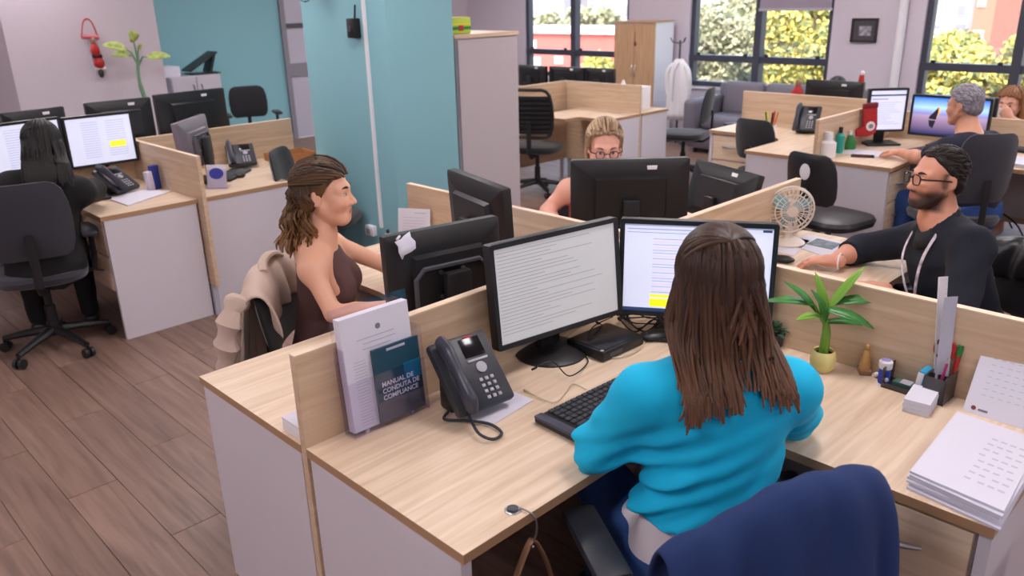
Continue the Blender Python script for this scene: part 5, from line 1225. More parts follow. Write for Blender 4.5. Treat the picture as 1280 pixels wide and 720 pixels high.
# keyboard
ka, kb, kc = A(pz(667, 524, DZ+.012)), A(pz(728, 556, DZ+.012)), A(pz(803, 458, DZ+.012))
dx_ = _n((kc-ka)*[1, 1, 0]); KL = np.linalg.norm(kc-ka)*1.0; kd = .165; yawk = math.atan2(dx_[1], dx_[0])
t = thing('keyboard', 'black keyboard in front of the turquoise woman', 'keyboard', (ka[0], ka[1], DZ), yawk)
G().rbox((KL/2, -kd/2, .011), (KL, kd, .020), .008).obj('case', M['black'], t); G().rbox((.014, -kd/2, .020), (.03, kd*.98, .010), .004).obj('side_trim', mat('slate_plastic', (64, 66, 84), .35), t)
G().rbox((KL/2, -kd+.012, .018), (KL*.9, .022, .012), .005).obj('palm_edge', M['dark'], t)
kw = (KL-.05)/19
for r_ in range(6):
    for c_ in range(18 if r_ < 5 else 9):
        ww = kw if r_ < 5 else kw*1.9
        G().rbox((.042+ww*(c_+.5), -.018-.0205*r_, .024), (ww*.86, .0165, .007), .002, seg=1).obj('key', M['dark'] if not (c_ > 14 and r_ == 0) else mat('teal_key', (30, 110, 110), .5), t)
# mini pc with cables
c4 = [A(pz(*q, DZ+.036)) for q in ((711, 421), (752, 441), (803, 418), (760, 404))]; cc = sum(c4)/4; e1 = c4[2]-c4[1]; e2 = c4[1]-c4[0]
t = thing('mini_computer', 'flat black mini computer between the two monitors', 'computer', (cc[0], cc[1], DZ), math.atan2(e1[1], e1[0]))
l1, l2 = np.linalg.norm(e1), np.linalg.norm(e2)
G().rbox((0, 0, .018), (l1, l2, .034), .006).obj('case', M['black'], t); G().rbox((0, 0, .0365), (l1*.9, l2*.88, .002), .001).obj('lid', mat('pc_lid', (34, 34, 40), .3), t); G().lathe([(.006, 0), (.006, .001)], 12, (-l1*.46, -l2*.42, .0365)).obj('emblem', M['lgrey'], t); G().box((-l1*.2, -l2/2-.001, .018), (l1*.3, .002, .012)).obj('port_strip', M['dgrey'], t, smooth=0)
def cable(label, pts, r=.0028, m='cable', name='cable'):
    P_ = [A(p) for p in pts]; c0 = sum(P_)/len(P_); t = thing(name, label, 'cable', tuple(c0)); s_ = spline([Vector(p-c0) for p in P_], 8); G().tube(s_, r, 6).obj('wire', M[m], t)
    G().cyl(s_[0], s_[0]+(s_[1]-s_[0]).normalized()*.02, r*1.8, n=8).obj('plug', M[m], t); return t
zc = DZ+.006
rr_ = random.Random(5)
for k in range(7):
    u0, v0 = 775+rr_.uniform(-5, 10), 392+rr_.uniform(0, 6); cable('tangled black cable behind the mini computer', [pz(u0, v0, zc+.01), pz(u0+18+rr_.uniform(-6, 6), v0+rr_.uniform(-4, 18), zc+.012*k/3), pz(u0+35+rr_.uniform(-8, 8), v0+rr_.uniform(-3, 16), zc+.004*k), pz(u0+52, v0+rr_.uniform(0, 16), zc+.01), pz(u0+30+rr_.uniform(-10, 10), v0+22+rr_.uniform(0, 8), zc)])['group'] = 'cables behind the mini computer'
cable('black cable running over the lid of the mini computer', [pz(745, 402, DZ+.043), pz(752, 408, DZ+.043), pz(735, 424, DZ+.043), pz(742, 408, DZ+.045), pz(766, 396, DZ+.02)], .0022)
cable('thin cream cable around the round monitor stand', [pz(655, 487, zc), pz(690, 503, zc), pz(706, 492, zc), pz(716, 480, zc), pz(733, 487, zc)], .002, 'cablew')
cable('cream cable beside the monitor showing the grey table', [pz(620, 452, zc), pz(645, 442, zc), pz(690, 432, zc), pz(722, 410, zc)], .003, 'cablew')
cable('black cable on the round monitor stand', [pz(665, 462, DZ+.03), pz(690, 452, DZ+.03), pz(712, 470, DZ+.02), pz(735, 452, zc), pz(722, 438, zc)], .002)
cable('grey cable from the mini computer across the oak desk', [pz(752, 443, zc), pz(775, 447, zc), pz(800, 436, zc), pz(806, 424, zc)], .002, 'cablew')
c_ = pz(818, 424, DZ); t = thing('computer_mouse', 'black mouse among the cables by the turquoise woman\'s hair', 'mouse', (c_[0], c_[1], DZ), R(60)); G().ell((0, 0, .016), (.032, .055, .016)).obj('shell', M['black'], t); G().cyl((0, .02, .022), (0, .034, .026), .006).obj('wheel', M['dgrey'], t)
# bag hook
hk = A(pz(641, 638, DZ)); t = thing('bag_hook', 'round metal bag hook lying at the desk edge', 'hook', (hk[0], hk[1], DZ)); G().lathe([(.0, .003), (.012, .004), (.017, .004), (.019, .002), (.019, 0)], 24).obj('disc', M['metal'], t); G().lathe([(.010, .0), (.013, .004), (.010, .006)], 20, (0, 0, .003)).obj('ring', M['dgrey'], t)
e_ = Vector((.015, 1.0715-hk[1]-.012, 0)); G().tube(spline([(.014, -.01, .005), (e_.x, e_.y, .005), (e_.x+.005, e_.y-.008, -.02), (e_.x+.008, e_.y+.0, -.06), (e_.x, e_.y+.012, -.085), (e_.x-.01, e_.y-.01, -.07)], 6), .0025, 6).obj('wire_hook', M['metal'], t)
t = thing('handbag', 'brown leather handbag hanging by its strap under the desk edge', 'bag', (hk[0]+.02, 1.06, .20)); bl_ = mat('tan_leather', (132, 96, 72), .55)
G().rbox((0, .02, .12), (.30, .11, .24), .03, seg=3).obj('bag_body', bl_, t)
for s in (-1, 1): G().tube(spline([(s*.10, .02, .22), (s*.06, .015, .36), (s*.018, .01, .45), (0, .01, .468)], 6), .009, 8, sq=.45).obj('strap', bl_, t)
# potted plant
lf = mat('plant_leaf', (52, 118, 50), .4, var=(20, (1, 1, 1), .35)); lf2 = mat('plant_leaf_light', (112, 160, 48), .4)
pp = A(pz(1027, 458, DZ)); pp[0] -= .06; pp[1] -= .02
pp = A(pz(1027, 462, DZ)); t = thing('potted_plant', 'green leafy plant in a pale yellow pot on the oak desk', 'plant', (pp[0]-.0, pp[1], DZ))
G().lathe([(0, 0), (.024, 0), (.034, .012), (.038, .035), (.034, .06), (.030, .066), (.027, .064), (.028, .05), (.0, .048)], 28).obj('pot', mat('pot_yellow', (232, 222, 150), .4), t)
G().cyl((0, 0, .045), (0, 0, .055), .027).obj('soil', mat('soil', (60, 46, 36), .9), t)
st = G().tube([(0, 0, .05), (.003, 0, .12), (0, .004, .165)], [.015, .013, .009], 10).obj('stem', lf2, t)
def leaf(parent, base, tip, wid, m, bend=.03, nrm=(0, 0, 1), name='leaf'):
    b_, e_ = Vector(base), Vector(tip); d = e_-b_; n_ = Vector(nrm); s_ = d.cross(n_).normalized(); n2 = s_.cross(d).normalized(); rows = []
    for k in range(9):
        f = k/8; w_ = wid*(math.sin(math.pi*min(1, f*.92+.08))**.8)*(1-.25*f)+.0008; c_ = b_+d*f+n2*bend*math.sin(math.pi*f*.9); rows.append([c_-s_*w_+n2*w_*.25, c_-n2*w_*.1, c_+s_*w_+n2*w_*.25])
    o_ = G().grid(rows).obj(name, m, parent); return solid(o_, .0012)
cr_ = Vector(rt); cu = Vector((0, 0, 1)); cf = Vector((fw[0], fw[1], 0)).normalized()
for i, (u, v, du, dv, ub, vb, wd, dep, m_) in enumerate(((953, 378, 0, 0, 1012, 370, .018, -.02, lf), (978, 352, 0, 0, 1018, 385, .016, .05, lf), (1018, 340, 0, 0, 1030, 400, .019, -.01, lf2), (1082, 333, 0, 0, 1036, 380, .015, .03, lf2), (1102, 378, 0, 0, 1045, 368, .020, .03, lf), (1092, 412, 0, 0, 1032, 378, .021, -.05, lf), (993, 402, 0, 0, 1026, 392, .016, -.06, lf2), (1078, 408, 0, 0, 1030, 402, .014, .02, lf), (1012, 362, 0, 0, 1033, 402, .019, -.04, lf))):
    dpt = float((A((pp[0], pp[1], DZ+.13))-CAM)@fw)
    dep = min(dep, 0)-.02; e_ = A(pd(u, v, dpt+dep))-A(t.location); b_ = A(pd(1030, 405, dpt))-A(t.location); bm2 = A(pd(ub, vb, dpt+dep*.4))-A(t.location)
    leaf(t, tuple((b_+bm2)/2*.6+bm2*.4), tuple(e_), wd, m_, .012, tuple(-A(fw)*.5+[0, 0, .8])); G().tube([tuple(b_), tuple((b_+bm2)/2), tuple((b_+bm2)/2*.6+bm2*.4)], .004, 6).obj('leaf_stalk', lf2, t)
# small succulent in a dark pot
sp_ = A(pz(968, 428, DZ)); t = thing('succulent', 'small dark green succulent in a black pot beside the monitor', 'plant', (sp_[0]-.02, sp_[1]-.01, DZ)); G().lathe([(0, 0), (.025, 0), (.032, .045), (.028, .045), (.026, .035), (0, .035)], 20).obj('pot', mat('pot_navy', (28, 30, 46), .4), t)
dg_ = mat('succulent_leaf', (58, 92, 66), .5); r_ = random.Random(2)
for k in range(22):
    a_ = k*2.4; rr = .012+.0018*k; z_ = .085-.0018*k; leaf(t, (0, 0, .04), (math.cos(a_)*rr*1.4, math.sin(a_)*rr*1.4, z_), .011, dg_, .006, (0, 0, 1))
# mouse pad, figurine, correction bottle, small ball
mpp = [A(pz(*q, DZ+.001)) for q in ((985, 447), (1020, 458), (1006, 471), (985, 468))]; sheet('black mouse pad under the arm of the turquoise woman', 'mouse_pad', [(975, 445), (1020, 458), (1000, 474), (965, 462)], M['blackm'], th=.003, cat='mouse pad')
fg = A(pz(1080, 466, DZ)); t = thing('figurine', 'small golden figurine standing beside the potted plant', 'figurine', (fg[0], fg[1], DZ)); gd = mat('gold_resin', (196, 150, 92), .35)
G().rbox((0, 0, .008), (.045, .035, .016), .004, Rz(.6)).obj('plinth', mat('gold_dark', (140, 104, 70), .4), t); G().lathe([(.0, .016), (.017, .016), (.015, .035), (.010, .055), (.011, .066), (.006, .075), (.0, .076)], 16).obj('robe', gd, t); G().ell((0, 0, .084), (.008, .008, .010)).obj('head', gd, t); G().tube([(0.008, 0, .06), (.012, -.008, .045), (.002, -.014, .042)], .004, 6).obj('arm', gd, t)
bt = A(pz(1104, 478, DZ)); t = thing('correction_bottle', 'small blue bottle with white cap beside the desk organizer', 'bottle', (bt[0], bt[1], DZ)); G().lathe([(0, 0), (.015, 0), (.016, .004), (.016, .042), (.012, .047), (0, .047)], 20).obj('bottle_body', M['blue'], t); G().lathe([(0, .047), (.018, .047), (.019, .05), (.019, .068), (.015, .072), (0, .072)], 20).obj('cap', M['white'], t); G().ell((-.010, -.010, .016), (.007, .007, .007)).obj('label_dot', M['white'], t); G().lathe([(.013, .0725), (.013, .0732), (.008, .0732)], 16).obj('cap_ring', mat('lilac', (150, 140, 200), .5), t)
bp = A(pz(1095, 472, DZ)); t = thing('paper_ball', 'tiny white and red bead beside the blue bottle', 'bead', (bp[0], bp[1], DZ)); G().ell((0, 0, .009), (.008, .008, .009)).obj('bead', M['white'], t); G().ell((-.003, -.004, .004), (.004, .004, .003)).obj('spot', M['red'], t)
# desk organizer
og = A(pz(1143, 492, DZ)); ogy = R(-92)
t = thing('desk_organizer', 'smoky plastic desk organizer against the oak partition', 'organizer', (og[0]+.02, og[1], DZ), ogy); smo = bpy.data.materials.new('smoke_plastic'); smo.use_nodes = True; b_ = smo.node_tree.nodes['Principled BSDF']; b_.inputs['Base Color'].default_value = (*lin((74, 70, 72)), 1); b_.inputs['Roughness'].default_value = .2; b_.inputs['Alpha'].default_value = .82
# local x runs along the partition (towards the near end), y points to the partition
def ob(nm, a_, c_): return G().bb(a_, c_).obj(nm, smo, t, smooth=0)
ob('floor_plate', (-.085, -.045, 0), (.085, .045, .004)); ob('back_wall', (-.085, .042, .0), (.03, .045, .065)); ob('side_wall', (-.085, -.045, 0), (-.082, .045, .06)); ob('divider', (.027, -.045, 0), (.03, .045, .075)); ob('front_lip', (-.085, -.045, 0), (.03, -.042, .016))
ob('cup_front', (.03, -.045, 0), (.085, -.042, .075)); ob('cup_back', (.03, .042, 0), (.085, .045, .085)); ob('cup_side', (.082, -.045, 0), (.085, .045, .08)); ob('cup_divider', (.03, -.002, 0), (.085, .002, .07))
def inorg(x, y, z): return tuple(Vector((og[0]+.02, og[1], DZ))+Rz(ogy)@Vector((x, y, z)))
def lean(label, nm, cat, base, tip, w_, th, m):
    b_ = A(inorg(*base)); e_ = A(tip); t = thing(nm, label, cat, tuple(b_)); dz_ = _n(e_-b_); dx = _n(A(rt)-dz_*(A(rt)@dz_)); dy = np.cross(dz_, dx); q = Matrix(np.array([dx, dy, dz_]).T.tolist()); L_ = float(np.linalg.norm(e_-b_))
    G().box(q@Vector((0, 0, L_/2)), (w_, th, L_), q).obj(nm+'_blade', m, t, smooth=0); g = G()
    for k in range(24): g.box(q@Vector((w_*.34, -th*.55 if dy@fw > 0 else th*.55, L_*(k+.5)/24)), (w_*.2 if k % 4 else w_*.3, .0006, .0008), q)
    g.obj('scale_marks', M['ink2'], t, smooth=0)
lean('white plastic ruler leaning in the desk organizer, the taller one', 'ruler', 'ruler', (.045, .026, .005), A(px(1179, 346, 2.286)), .026, .002, M['white'])
lean('clear grey ruler leaning in the desk organizer, the shorter one', 'ruler', 'ruler', (.058, .006, .005), A(px(1189, 371, 2.272)), .036, .002, mat('ruler_grey', (186, 188, 204), .25))
t = thing('scissors', 'scissors with red and green handles standing in the desk organizer', 'scissors', inorg(.045, .026, .012), ogy)
for s, m_ in ((-1, mat('dark_red', (120, 28, 30), .45)), (1, M['red'])): G().tube([(s*.012+.012*math.cos(k*.5236), .002*s, .125+.024*math.sin(k*.5236)) for k in range(13)], .006, 6).obj('finger_loop', m_, t)
for s in (-1, 1): G().box((s*.003, 0, .05), (.008, .0015, .10), Ry(s*.07)).obj('blade', M['metal'], t, smooth=0)
t = thing('green_marker', 'green marker standing in the desk organizer', 'pen', inorg(.074, .024, .006), ogy); G().cyl((0, 0, 0), (.006, .01, .12), .0065).obj('barrel', M['red'], t); G().cyl((.006, .01, .12), (.0075, .0125, .15), .0075).obj('cap', M['green'], t)
t = thing('magenta_pen', 'magenta pen standing in the desk organizer', 'pen', inorg(.058, -.02, .006), ogy); G().cyl((0, 0, 0), (.012, .004, .11), .004).obj('barrel', mat('magenta', (170, 40, 110), .4), t); G().cyl((.012, .004, .11), (.0135, .0045, .125), .003).obj('tip', M['metal'], t)
t = thing('blue_carton', 'small light blue carton standing in the desk organizer', 'box', inorg(.012, .0, .006), ogy); G().rbox((0, 0, .035), (.018, .05, .07), .001, Ry(.12)).obj('carton', mat('sky_blue', (40, 150, 196), .5), t); G().box((-.003, -.0265, .035), (.016, .001, .06), Ry(.12)).obj('print_edge', M['white'], t, smooth=0)
t = thing('green_eraser', 'green eraser lying in the desk organizer', 'eraser', inorg(-.035, -.005, .0045), ogy); G().rbox((0, 0, .007), (.06, .03, .014), .003).obj('rubber', mat('dull_green', (60, 100, 90), .6), t); G().box((.005, 0, .0147), (.03, .031, .001)).obj('sleeve', M['lgrey'], t, smooth=0)
# memo cube
mc = [A(pz(*q, DZ)) for q in ((1124, 514), (1157, 523), (1176, 503))]; mv = mc[1]-mc[0]; mw = np.linalg.norm(mv); md_ = np.linalg.norm(mc[2]-mc[1]); cm = (mc[0]+mc[2])/2
t = thing('memo_block', 'white memo block on the oak desk in front of the organizer', 'memo block', (cm[0], cm[1], DZ), math.atan2(mv[1], mv[0]))
for k in range(6): G().box((.001*math.sin(k*2), .001*math.cos(k*3), .0032+.0064*k), (mw, md_*.9, .006), Rz(.02*math.sin(k*1.7))).obj('slip_layer', M['paper'], t, smooth=0)
# desk calendar leaning on the partition
ca, cb = A(pz(1203, 513, DZ)), A(pz(1282, 538, DZ)); dv = cb-ca; LL = .235; yawc = math.atan2(dv[1], dv[0]); c0 = ca+_n(dv)*LL/2
t = thing('desk_calendar', 'white desk calendar standing beside the organizer', 'calendar', (c0[0], c0[1], DZ), yawc); rt_ = Rx(R(-27)); ch = .185
G().box(rt_@Vector((0, .0, ch/2)), (LL, .003, ch), rt_).obj('front_leaf', M['paper'], t, smooth=0)
G().box(Rx(R(24))@Vector((0, 0, ch/2*.97))+Vector((0, .155, 0)), (LL, .003, ch*.97), Rx(R(24))).obj('back_leaf', M['paper'], t, smooth=0)
g = G()
for r_ in range(7):
    for c_ in range(9): g.box(rt_@Vector((-LL*.34+LL*.085*c_, -.0019, ch*.86-ch*.092*r_)), (LL*.045, .0006, .0016), rt_)
g.obj('date_print', M['ink2'], t, smooth=0); G().lathe([(.006, 0), (.006, .0006)], 14, rt_@Vector((-LL*.40, -.0018, ch*.09)), rt_@Rx(R(90))).obj('logo', mat('logo_red', (120, 40, 60), .6), t); G().box(rt_@Vector((-LL*.30, -.0019, ch*.08)), (LL*.1, .0006, .006), rt_).obj('logo_text', M['ink'], t, smooth=0)
for k in range(9): G().tube([tuple(rt_@Vector((-LL*.42+LL*.105*k, .004+.005*math.cos(q*.7854), ch+.005*math.sin(q*.7854)))) for q in range(9)], .0009, 5).obj('spiral_ring', M['metal'], t)
# paper stack
q = [A(pz(*c_, DZ)) for c_ in ((1134, 607), (1197, 532), (1300, 570), (1250, 660))]
rs = random.Random(4)
for k in range(6):
    off = A((rs.uniform(-.006, .006), rs.uniform(-.006, .006), 0))+A((-.012 if k in (0, 2) else 0, 0, 0)); c0 = sum(q)/4
    t = thing('paper_pile', ('white forms lying on top of the pile, printed with a table' if k == 5 else 'white papers in the pile at the desk end'), 'papers', (c0[0]+off[0], c0[1]+off[1], DZ+.0005+.0064*k), rs.uniform(-.03, .03), None if k == 5 else 'pile of white papers')
    G().prism([(p[0]-c0[0], p[1]-c0[1]) for p in q], 0, .006).obj('sheets', M['paper'], t, smooth=0)
    if k == 5:
        g = G(); A0, A1, A2, A3 = [Vector((p-c0).tolist()) for p in q]
        for r_ in range(8):
            for c_ in range(4):
                f = .18+.085*r_; s_ = .50+.115*c_+.01*((r_*5+c_*3) % 4); a_ = A0.lerp(A1, f).lerp(A3.lerp(A2, f), s_); b_ = A0.lerp(A1, f).lerp(A3.lerp(A2, f), s_+.07); d = (A1-A0)*.02; zz = Vector((0, 0, .0063)); g.quad(a_+zz, b_+zz, b_+d+zz, a_+d+zz)
        tp_ = g.obj('table_print', mat('table_ink', (186, 184, 200), .8), t, smooth=0); tp_['kind'] = 'stuff'
# ================================================================== items on the other front desks
wb = A(pz(362, 528, DZ)); t = thing('white_box', 'low white box on the oak desk behind the partition end', 'box', (.955, 1.775, DZ), R(0)); G().rbox((0, 0, .019), (.12, .09, .036), .002).obj('carton', M['white'], t); G().box((0, 0, .038), (.122, .092, .003)).obj('lid', M['paper'], t, smooth=0)
# standing sheet
a, b = A(pz(486, 305, DZ)), A(pz(530, 300, DZ)); t = thing('standing_sheet', 'white printed sheet standing against the oak partition near the teal column', 'paper', (2.22, 2.93, DZ), R(-60)); rr2 = Rx(R(-10)); G().box(rr2@Vector((0, 0, .085)), (.16, .003, .17), rr2).obj('leaf', M['paper'], t, smooth=0)
g = G()
for k in range(8): g.box(rr2@Vector((0, -.002, .03+.014*k)), (.11, .0006, .0016), rr2)
g.box(rr2@Vector((.03, -.002, .15)), (.06, .0006, .004), rr2); g.obj('print_lines', M['ink2'], t, smooth=0)
cu_ = A(pz(486, 305, DZ)); t = thing('hand_gel', 'small clear bottle with dark cap beside the standing sheet', 'bottle', (cu_[0], cu_[1], DZ)); G().lathe([(0, 0), (.018, 0), (.02, .04), (.010, .055), (0, .055)], 16).obj('bottle_body', M['lgrey'], t); G().cyl((0, 0, .055), (0, 0, .07), .008).obj('cap', M['black'], t)
c_ = (1.86, 2.22); t = thing('paper_cup', 'white paper cup beside the hand of the woman in brown', 'cup', (1.80, 2.17, DZ)); G().lathe([(0, 0), (.026, 0), (.036, .085), (.033, .085), (.024, .006), (0, .005)], 20).obj('cup', M['white'], t); G().lathe([(.036, .083), (.0375, .086), (.035, .088)], 20).obj('rim', M['white'], t)
bb_ = (2.16, 2.04); t = thing('blue_tin', 'blue can beside the edge-on monitor', 'can', (2.20, 1.98, DZ)); G().lathe([(0, 0), (.03, 0), (.033, .006), (.033, .15), (.028, .16), (0, .16)], 20).obj('can_body', M['blue'], t); G().box((-.031, -.008, .09), (.006, .02, .05)).obj('label_patch', M['white'], t, smooth=0)
# fan
fp = A(pd(988, 262, 3.62)); t = thing('desk_fan', 'small cream desk fan with pale blue blades', 'fan', (fp[0], fp[1], DZ), R(-48)); cm_ = mat('cream_plastic', (224, 212, 200), .5); fz = fp[2]-DZ
G().lathe([(0, 0), (.075, 0), (.078, .01), (.06, .022), (.02, .03), (.016, fz-.06)], 24).obj('fan_base', cm_, t); G().rbox((0, .05, fz), (.07, .10, .07), .02).obj('motor', cm_, t)
g = G()
for r_, y_ in ((.105, 0), (.10, -.02), (.075, -.03), (.05, -.034), (.10, .02)): g.tube([(r_*math.cos(k*.2618), y_, fz+r_*math.sin(k*.2618)) for k in range(25)], .0045 if r_ > .1 else .0025, 6)
for k in range(28): a_ = k*.2244; g.tube([(.02*math.cos(a_), -.035, fz+.02*math.sin(a_)), (.07*math.cos(a_), -.032, fz+.07*math.sin(a_)), (.105*math.cos(a_), 0, fz+.105*math.sin(a_)), (.09*math.cos(a_), .03, fz+.09*math.sin(a_)), (.03*math.cos(a_), .04, fz+.03*math.sin(a_))], .0018, 4)
g.obj('guard', cm_, t)
for k in range(3): G().ell((.05*math.cos(k*2.094+.4), 0, fz+.05*math.sin(k*2.094+.4)), (.046, .006, .032), Ry(-(k*2.094+.4))@Rx(.35)).obj('blade', mat('fan_blue', (120, 176, 190), .4), t)
G().lathe([(.024, 0), (.024, .008), (0, .012)], 16, (0, -.034, fz), Rx(R(90))).obj('hub_cap', cm_, t)
sheet('white sheet with a grey landscape picture on the bearded man\'s desk', 'picture_sheet', [(983, 305), (1010, 293), (1072, 307), (1042, 324)], lines=0)
sheet('grey landscape print on the sheet of the bearded man', 'photo_print', [(1008, 305), (1022, 298), (1052, 305), (1040, 312)], mat('print_grey', (112, 122, 132), .6, var=(30, (1, 1, 1), .5)), DZ+.003, cat='print')
sheet('blank sheet under the picture sheet beside the fan', 'paper_sheet', [(960, 312), (985, 295), (1012, 301), (992, 320)])
mm = A(pz(978, 328, DZ)); t = thing('computer_mouse', 'black mouse under the bearded man\'s hand', 'mouse', (mm[0], mm[1], DZ), math.atan2(hd3[1], hd3[0])-math.pi/2); G().ell((0, 0, .016), (.03, .052, .016)).obj('shell', M['black'], t); G().cyl((0, .02, .02), (0, .032, .024), .005).obj('wheel', M['dgrey'], t)
t = thing('chair_sticker', 'oval white sticker on the back of the empty task chair', 'sticker', (0, 0, 0))
ec = [o_ for o_ in bpy.data.objects if o_.get('label', '').startswith('empty black task chair with a white sticker')][0]
bpy.data.objects.remove(t)
st_ = G().ell((.0, -.292, .79), (.038, .006, .05)).obj('sticker', M['white'], ec)
# blonde woman's bottle
b_ = A(pd(724, 190, 3.9)); t = thing('water_bottle', 'clear white bottle behind the blonde woman\'s shoulder', 'bottle', (b_[0]+.1, b_[1]+.1, 0)); bpy.data.objects.remove(t)
# ================================================================== left cluster items
phone('black desk phone lying beside the grey-backed monitor', (2.62, 5.40, DZ+.004), R(-22), 1.05, .5)
phone('black desk phone on the desk of the woman in black', (1.70, 5.22, DZ+.004), R(25), 1.0, .6)
sheet('white papers fanned on the desk of the woman in black', 'paper_sheet', [(138, 250), (170, 238), (213, 240), (160, 258)], th=.006)
c_ = A(pz(196, 236, DZ)); t = thing('blue_carton', 'dark blue carton on the desk beside the low partition', 'box', (c_[0], c_[1], DZ), R(20)); G().rbox((0, 0, .075), (.05, .04, .15), .003).obj('carton', mat('deep_blue', (34, 48, 130), .5), t); G().rbox((-.045, 0, .06), (.04, .035, .12), .003, Ry(-.1)).obj('side_flap', mat('pale_pack', (206, 196, 214), .6), t)
c_ = A(pz(207, 236, DZ)); t = thing('green_cap_bottle', 'small clear bottle with lime cap beside the blue carton', 'bottle', (c_[0]+.02, c_[1]-.02, DZ)); G().lathe([(0, 0), (.016, 0), (.017, .08), (.010, .09), (0, .09)], 16).obj('bottle_body', M['lgrey'], t); G().cyl((0, 0, .09), (0, 0, .115), .011).obj('cap', mat('lime_cap', (130, 200, 60), .5), t)
c_ = A(pz(272, 236, DZ)); t = thing('brochure_stand', 'small acrylic stand holding a blue and white leaflet', 'leaflet stand', (c_[0], c_[1], DZ), R(-42)); rr3 = Rx(R(-12)); G().box(rr3@Vector((0, 0, .075)), (.12, .004, .15), rr3).obj('leaflet', M['paper'], t, smooth=0); G().ell(rr3@Vector((0, -.003, .095)), (.045, .001, .035), rr3).obj('leaflet_picture', M['blue'], t); G().box((0, .035, .005), (.13, .09, .006)).obj('base', acr, t, smooth=0); G().box(rr3@Vector((0, -.006, .06)), (.13, .003, .12), rr3).obj('front_plate', acr, t, smooth=0)
c_ = A(pz(298, 222, DZ)); t = thing('computer_mouse', 'black mouse on the desk beside the leaflet stand', 'mouse', (c_[0], c_[1], DZ), .5); G().ell((0, 0, .016), (.03, .052, .016)).obj('shell', M['black'], t); G().cyl((0, .02, .02), (0, .032, .024), .005).obj('wheel', M['dgrey'], t)
def simple_keyboard(label, p, yaw_, L_=.42):
    t = thing('keyboard', label, 'keyboard', (p[0], p[1], DZ), yaw_); G().rbox((0, 0, .010), (L_, .15, .018), .006).obj('case', M['black'], t)
    for r_ in range(5): G().rbox((0, .05-.024*r_, .021), (L_*.94, .019, .006), .002).obj('key_row', M['dark'], t)
simple_keyboard('black keyboard behind the leaflet stand', (2.40, 5.14), R(40), .36)
simple_keyboard('black keyboard in front of the woman in black', (1.42, 5.20), R(-12))
simple_keyboard('black keyboard in front of the woman in brown', (1.72, 2.10), R(-40), .38)
simple_keyboard('black keyboard in front of the grey-haired man', (5.98, 1.98), R(-15))
sheet('pink note on the desk by the partition end', 'pink_note', [(316, 184), (330, 179), (336, 192), (322, 194)], M['pink'])
c_ = A(pz(362, 185, DZ)); t = thing('letter_tray', 'brown wooden letter tray at the partition end', 'tray', (2.98, 5.36, DZ), R(-5)); br_ = mat('tray_brown', (168, 110, 62), .5)
G().box((0, 0, .005), (.30, .22, .01)).obj('bottom', br_, t, smooth=0)
for s in (-1, 1): G().box((0, s*.108, .03), (.30, .008, .05)).obj('rail', br_, t, smooth=0); G().box((s*.148, 0, .03), (.008, .22, .05)).obj('rail', br_, t, smooth=0)
G().box((0, 0, .014), (.25, .18, .006)).obj('paper', M['paper'], t, smooth=0)
# wall plant and hanging ornament on the white pier
pl = A(py(181, 125, 8.32)); t = thing('dumb_cane_plant', 'tall plant with variegated leaves in front of the white wall', 'plant', (pl[0], 8.32, 0)); zt = py(170, 75, 8.32)[2]
G().lathe([(0, 0), (.14, 0), (.18, .34), (.16, .34), (.15, .30), (0, .30)], 24).obj('pot', mat('pot_grey', (120, 116, 120), .6), t); G().tube(spline([(0, 0, .3), (.02, 0, .8), (-.02, 0, zt-.2), (0, 0, zt)], 5), [.022]*10+[.015]*6, 10).obj('stem', mat('cane_green', (110, 150, 120), .5), t)
vl = mat('variegated_leaf', (178, 196, 110), .45, var=(26, (1, 1, 1), .35))
for (u, v, wd) in ((127, 57, .052), (138, 70, .036), (160, 37, .065), (178, 55, .02), (213, 71, .045)):
    e_ = A(py(u, v, 8.30 if u != 160 else 8.26))-A((pl[0], 8.32, 0)); b0 = Vector((0, 0, zt)); mid = Vector((e_[0]*.28, e_[1]*.5, zt+(e_[2]-zt)*.55+.015)); G().tube([b0-Vector((0, 0, .05)), b0.lerp(mid, .6)+Vector((0, 0, .015)), mid], [.012, .009, .006], 6).obj('leaf_stalk', mat('cane_green', (110, 150, 120), .5), t); leaf(t, tuple(mid), tuple(e_), wd, vl, .03, (0, -1, .5))
on = A(py(112, 45, 8.57)); t = thing('hanging_ornament', 'red and white hanging cloth ornament with a ladder on the white wall', 'ornament', (on[0], 8.56, on[2])); t.scale = (.68, 1, 1)
G().tube(spline([(-.10, 0, .02), (-.06, 0, .12), (0, 0, .155), (.06, 0, .12), (.10, 0, .0)], 5), .008, 6).obj('hanger', M['red'], t); G().tube([(-.11, 0, .0), (.11, 0, -.015)], .022, 8).obj('top_bar', mat('rose_cloth', (196, 110, 120), .8), t)
for s in (-1, 1): G().tube([(s*.085, 0, 0), (s*.075+.06, 0, -.40)], .008, 6).obj('ladder_rail', M['paper'], t)
for k in range(5): G().tube([(-.08+.014*k, 0, -.05-.07*k), (.085+.012*k, 0, -.055-.07*k)], .006, 6).obj('rung', M['paper'], t)
G().ell((.02, -.03, -.13), (.06, .035, .07)).obj('figure_body', M['red'], t); G().ell((.01, -.03, -.045), (.032, .03, .035)).obj('figure_head', mat('tan_cloth', (140, 110, 90), .8), t); G().ell((.04, -.03, -.25), (.075, .035, .055)).obj('figure_trousers', M['red'], t); G().tube([(-.03, -.03, -.185), (.09, -.03, -.19)], .02, 8).obj('belt', M['black'], t); G().tube([(-.03, -.03, -.30), (.11, -.03, -.305)], .014, 8).obj('fur_trim', M['white'], t); G().ell((.04, -.03, -.345), (.04, .03, .045)).obj('boots', M['black'], t)
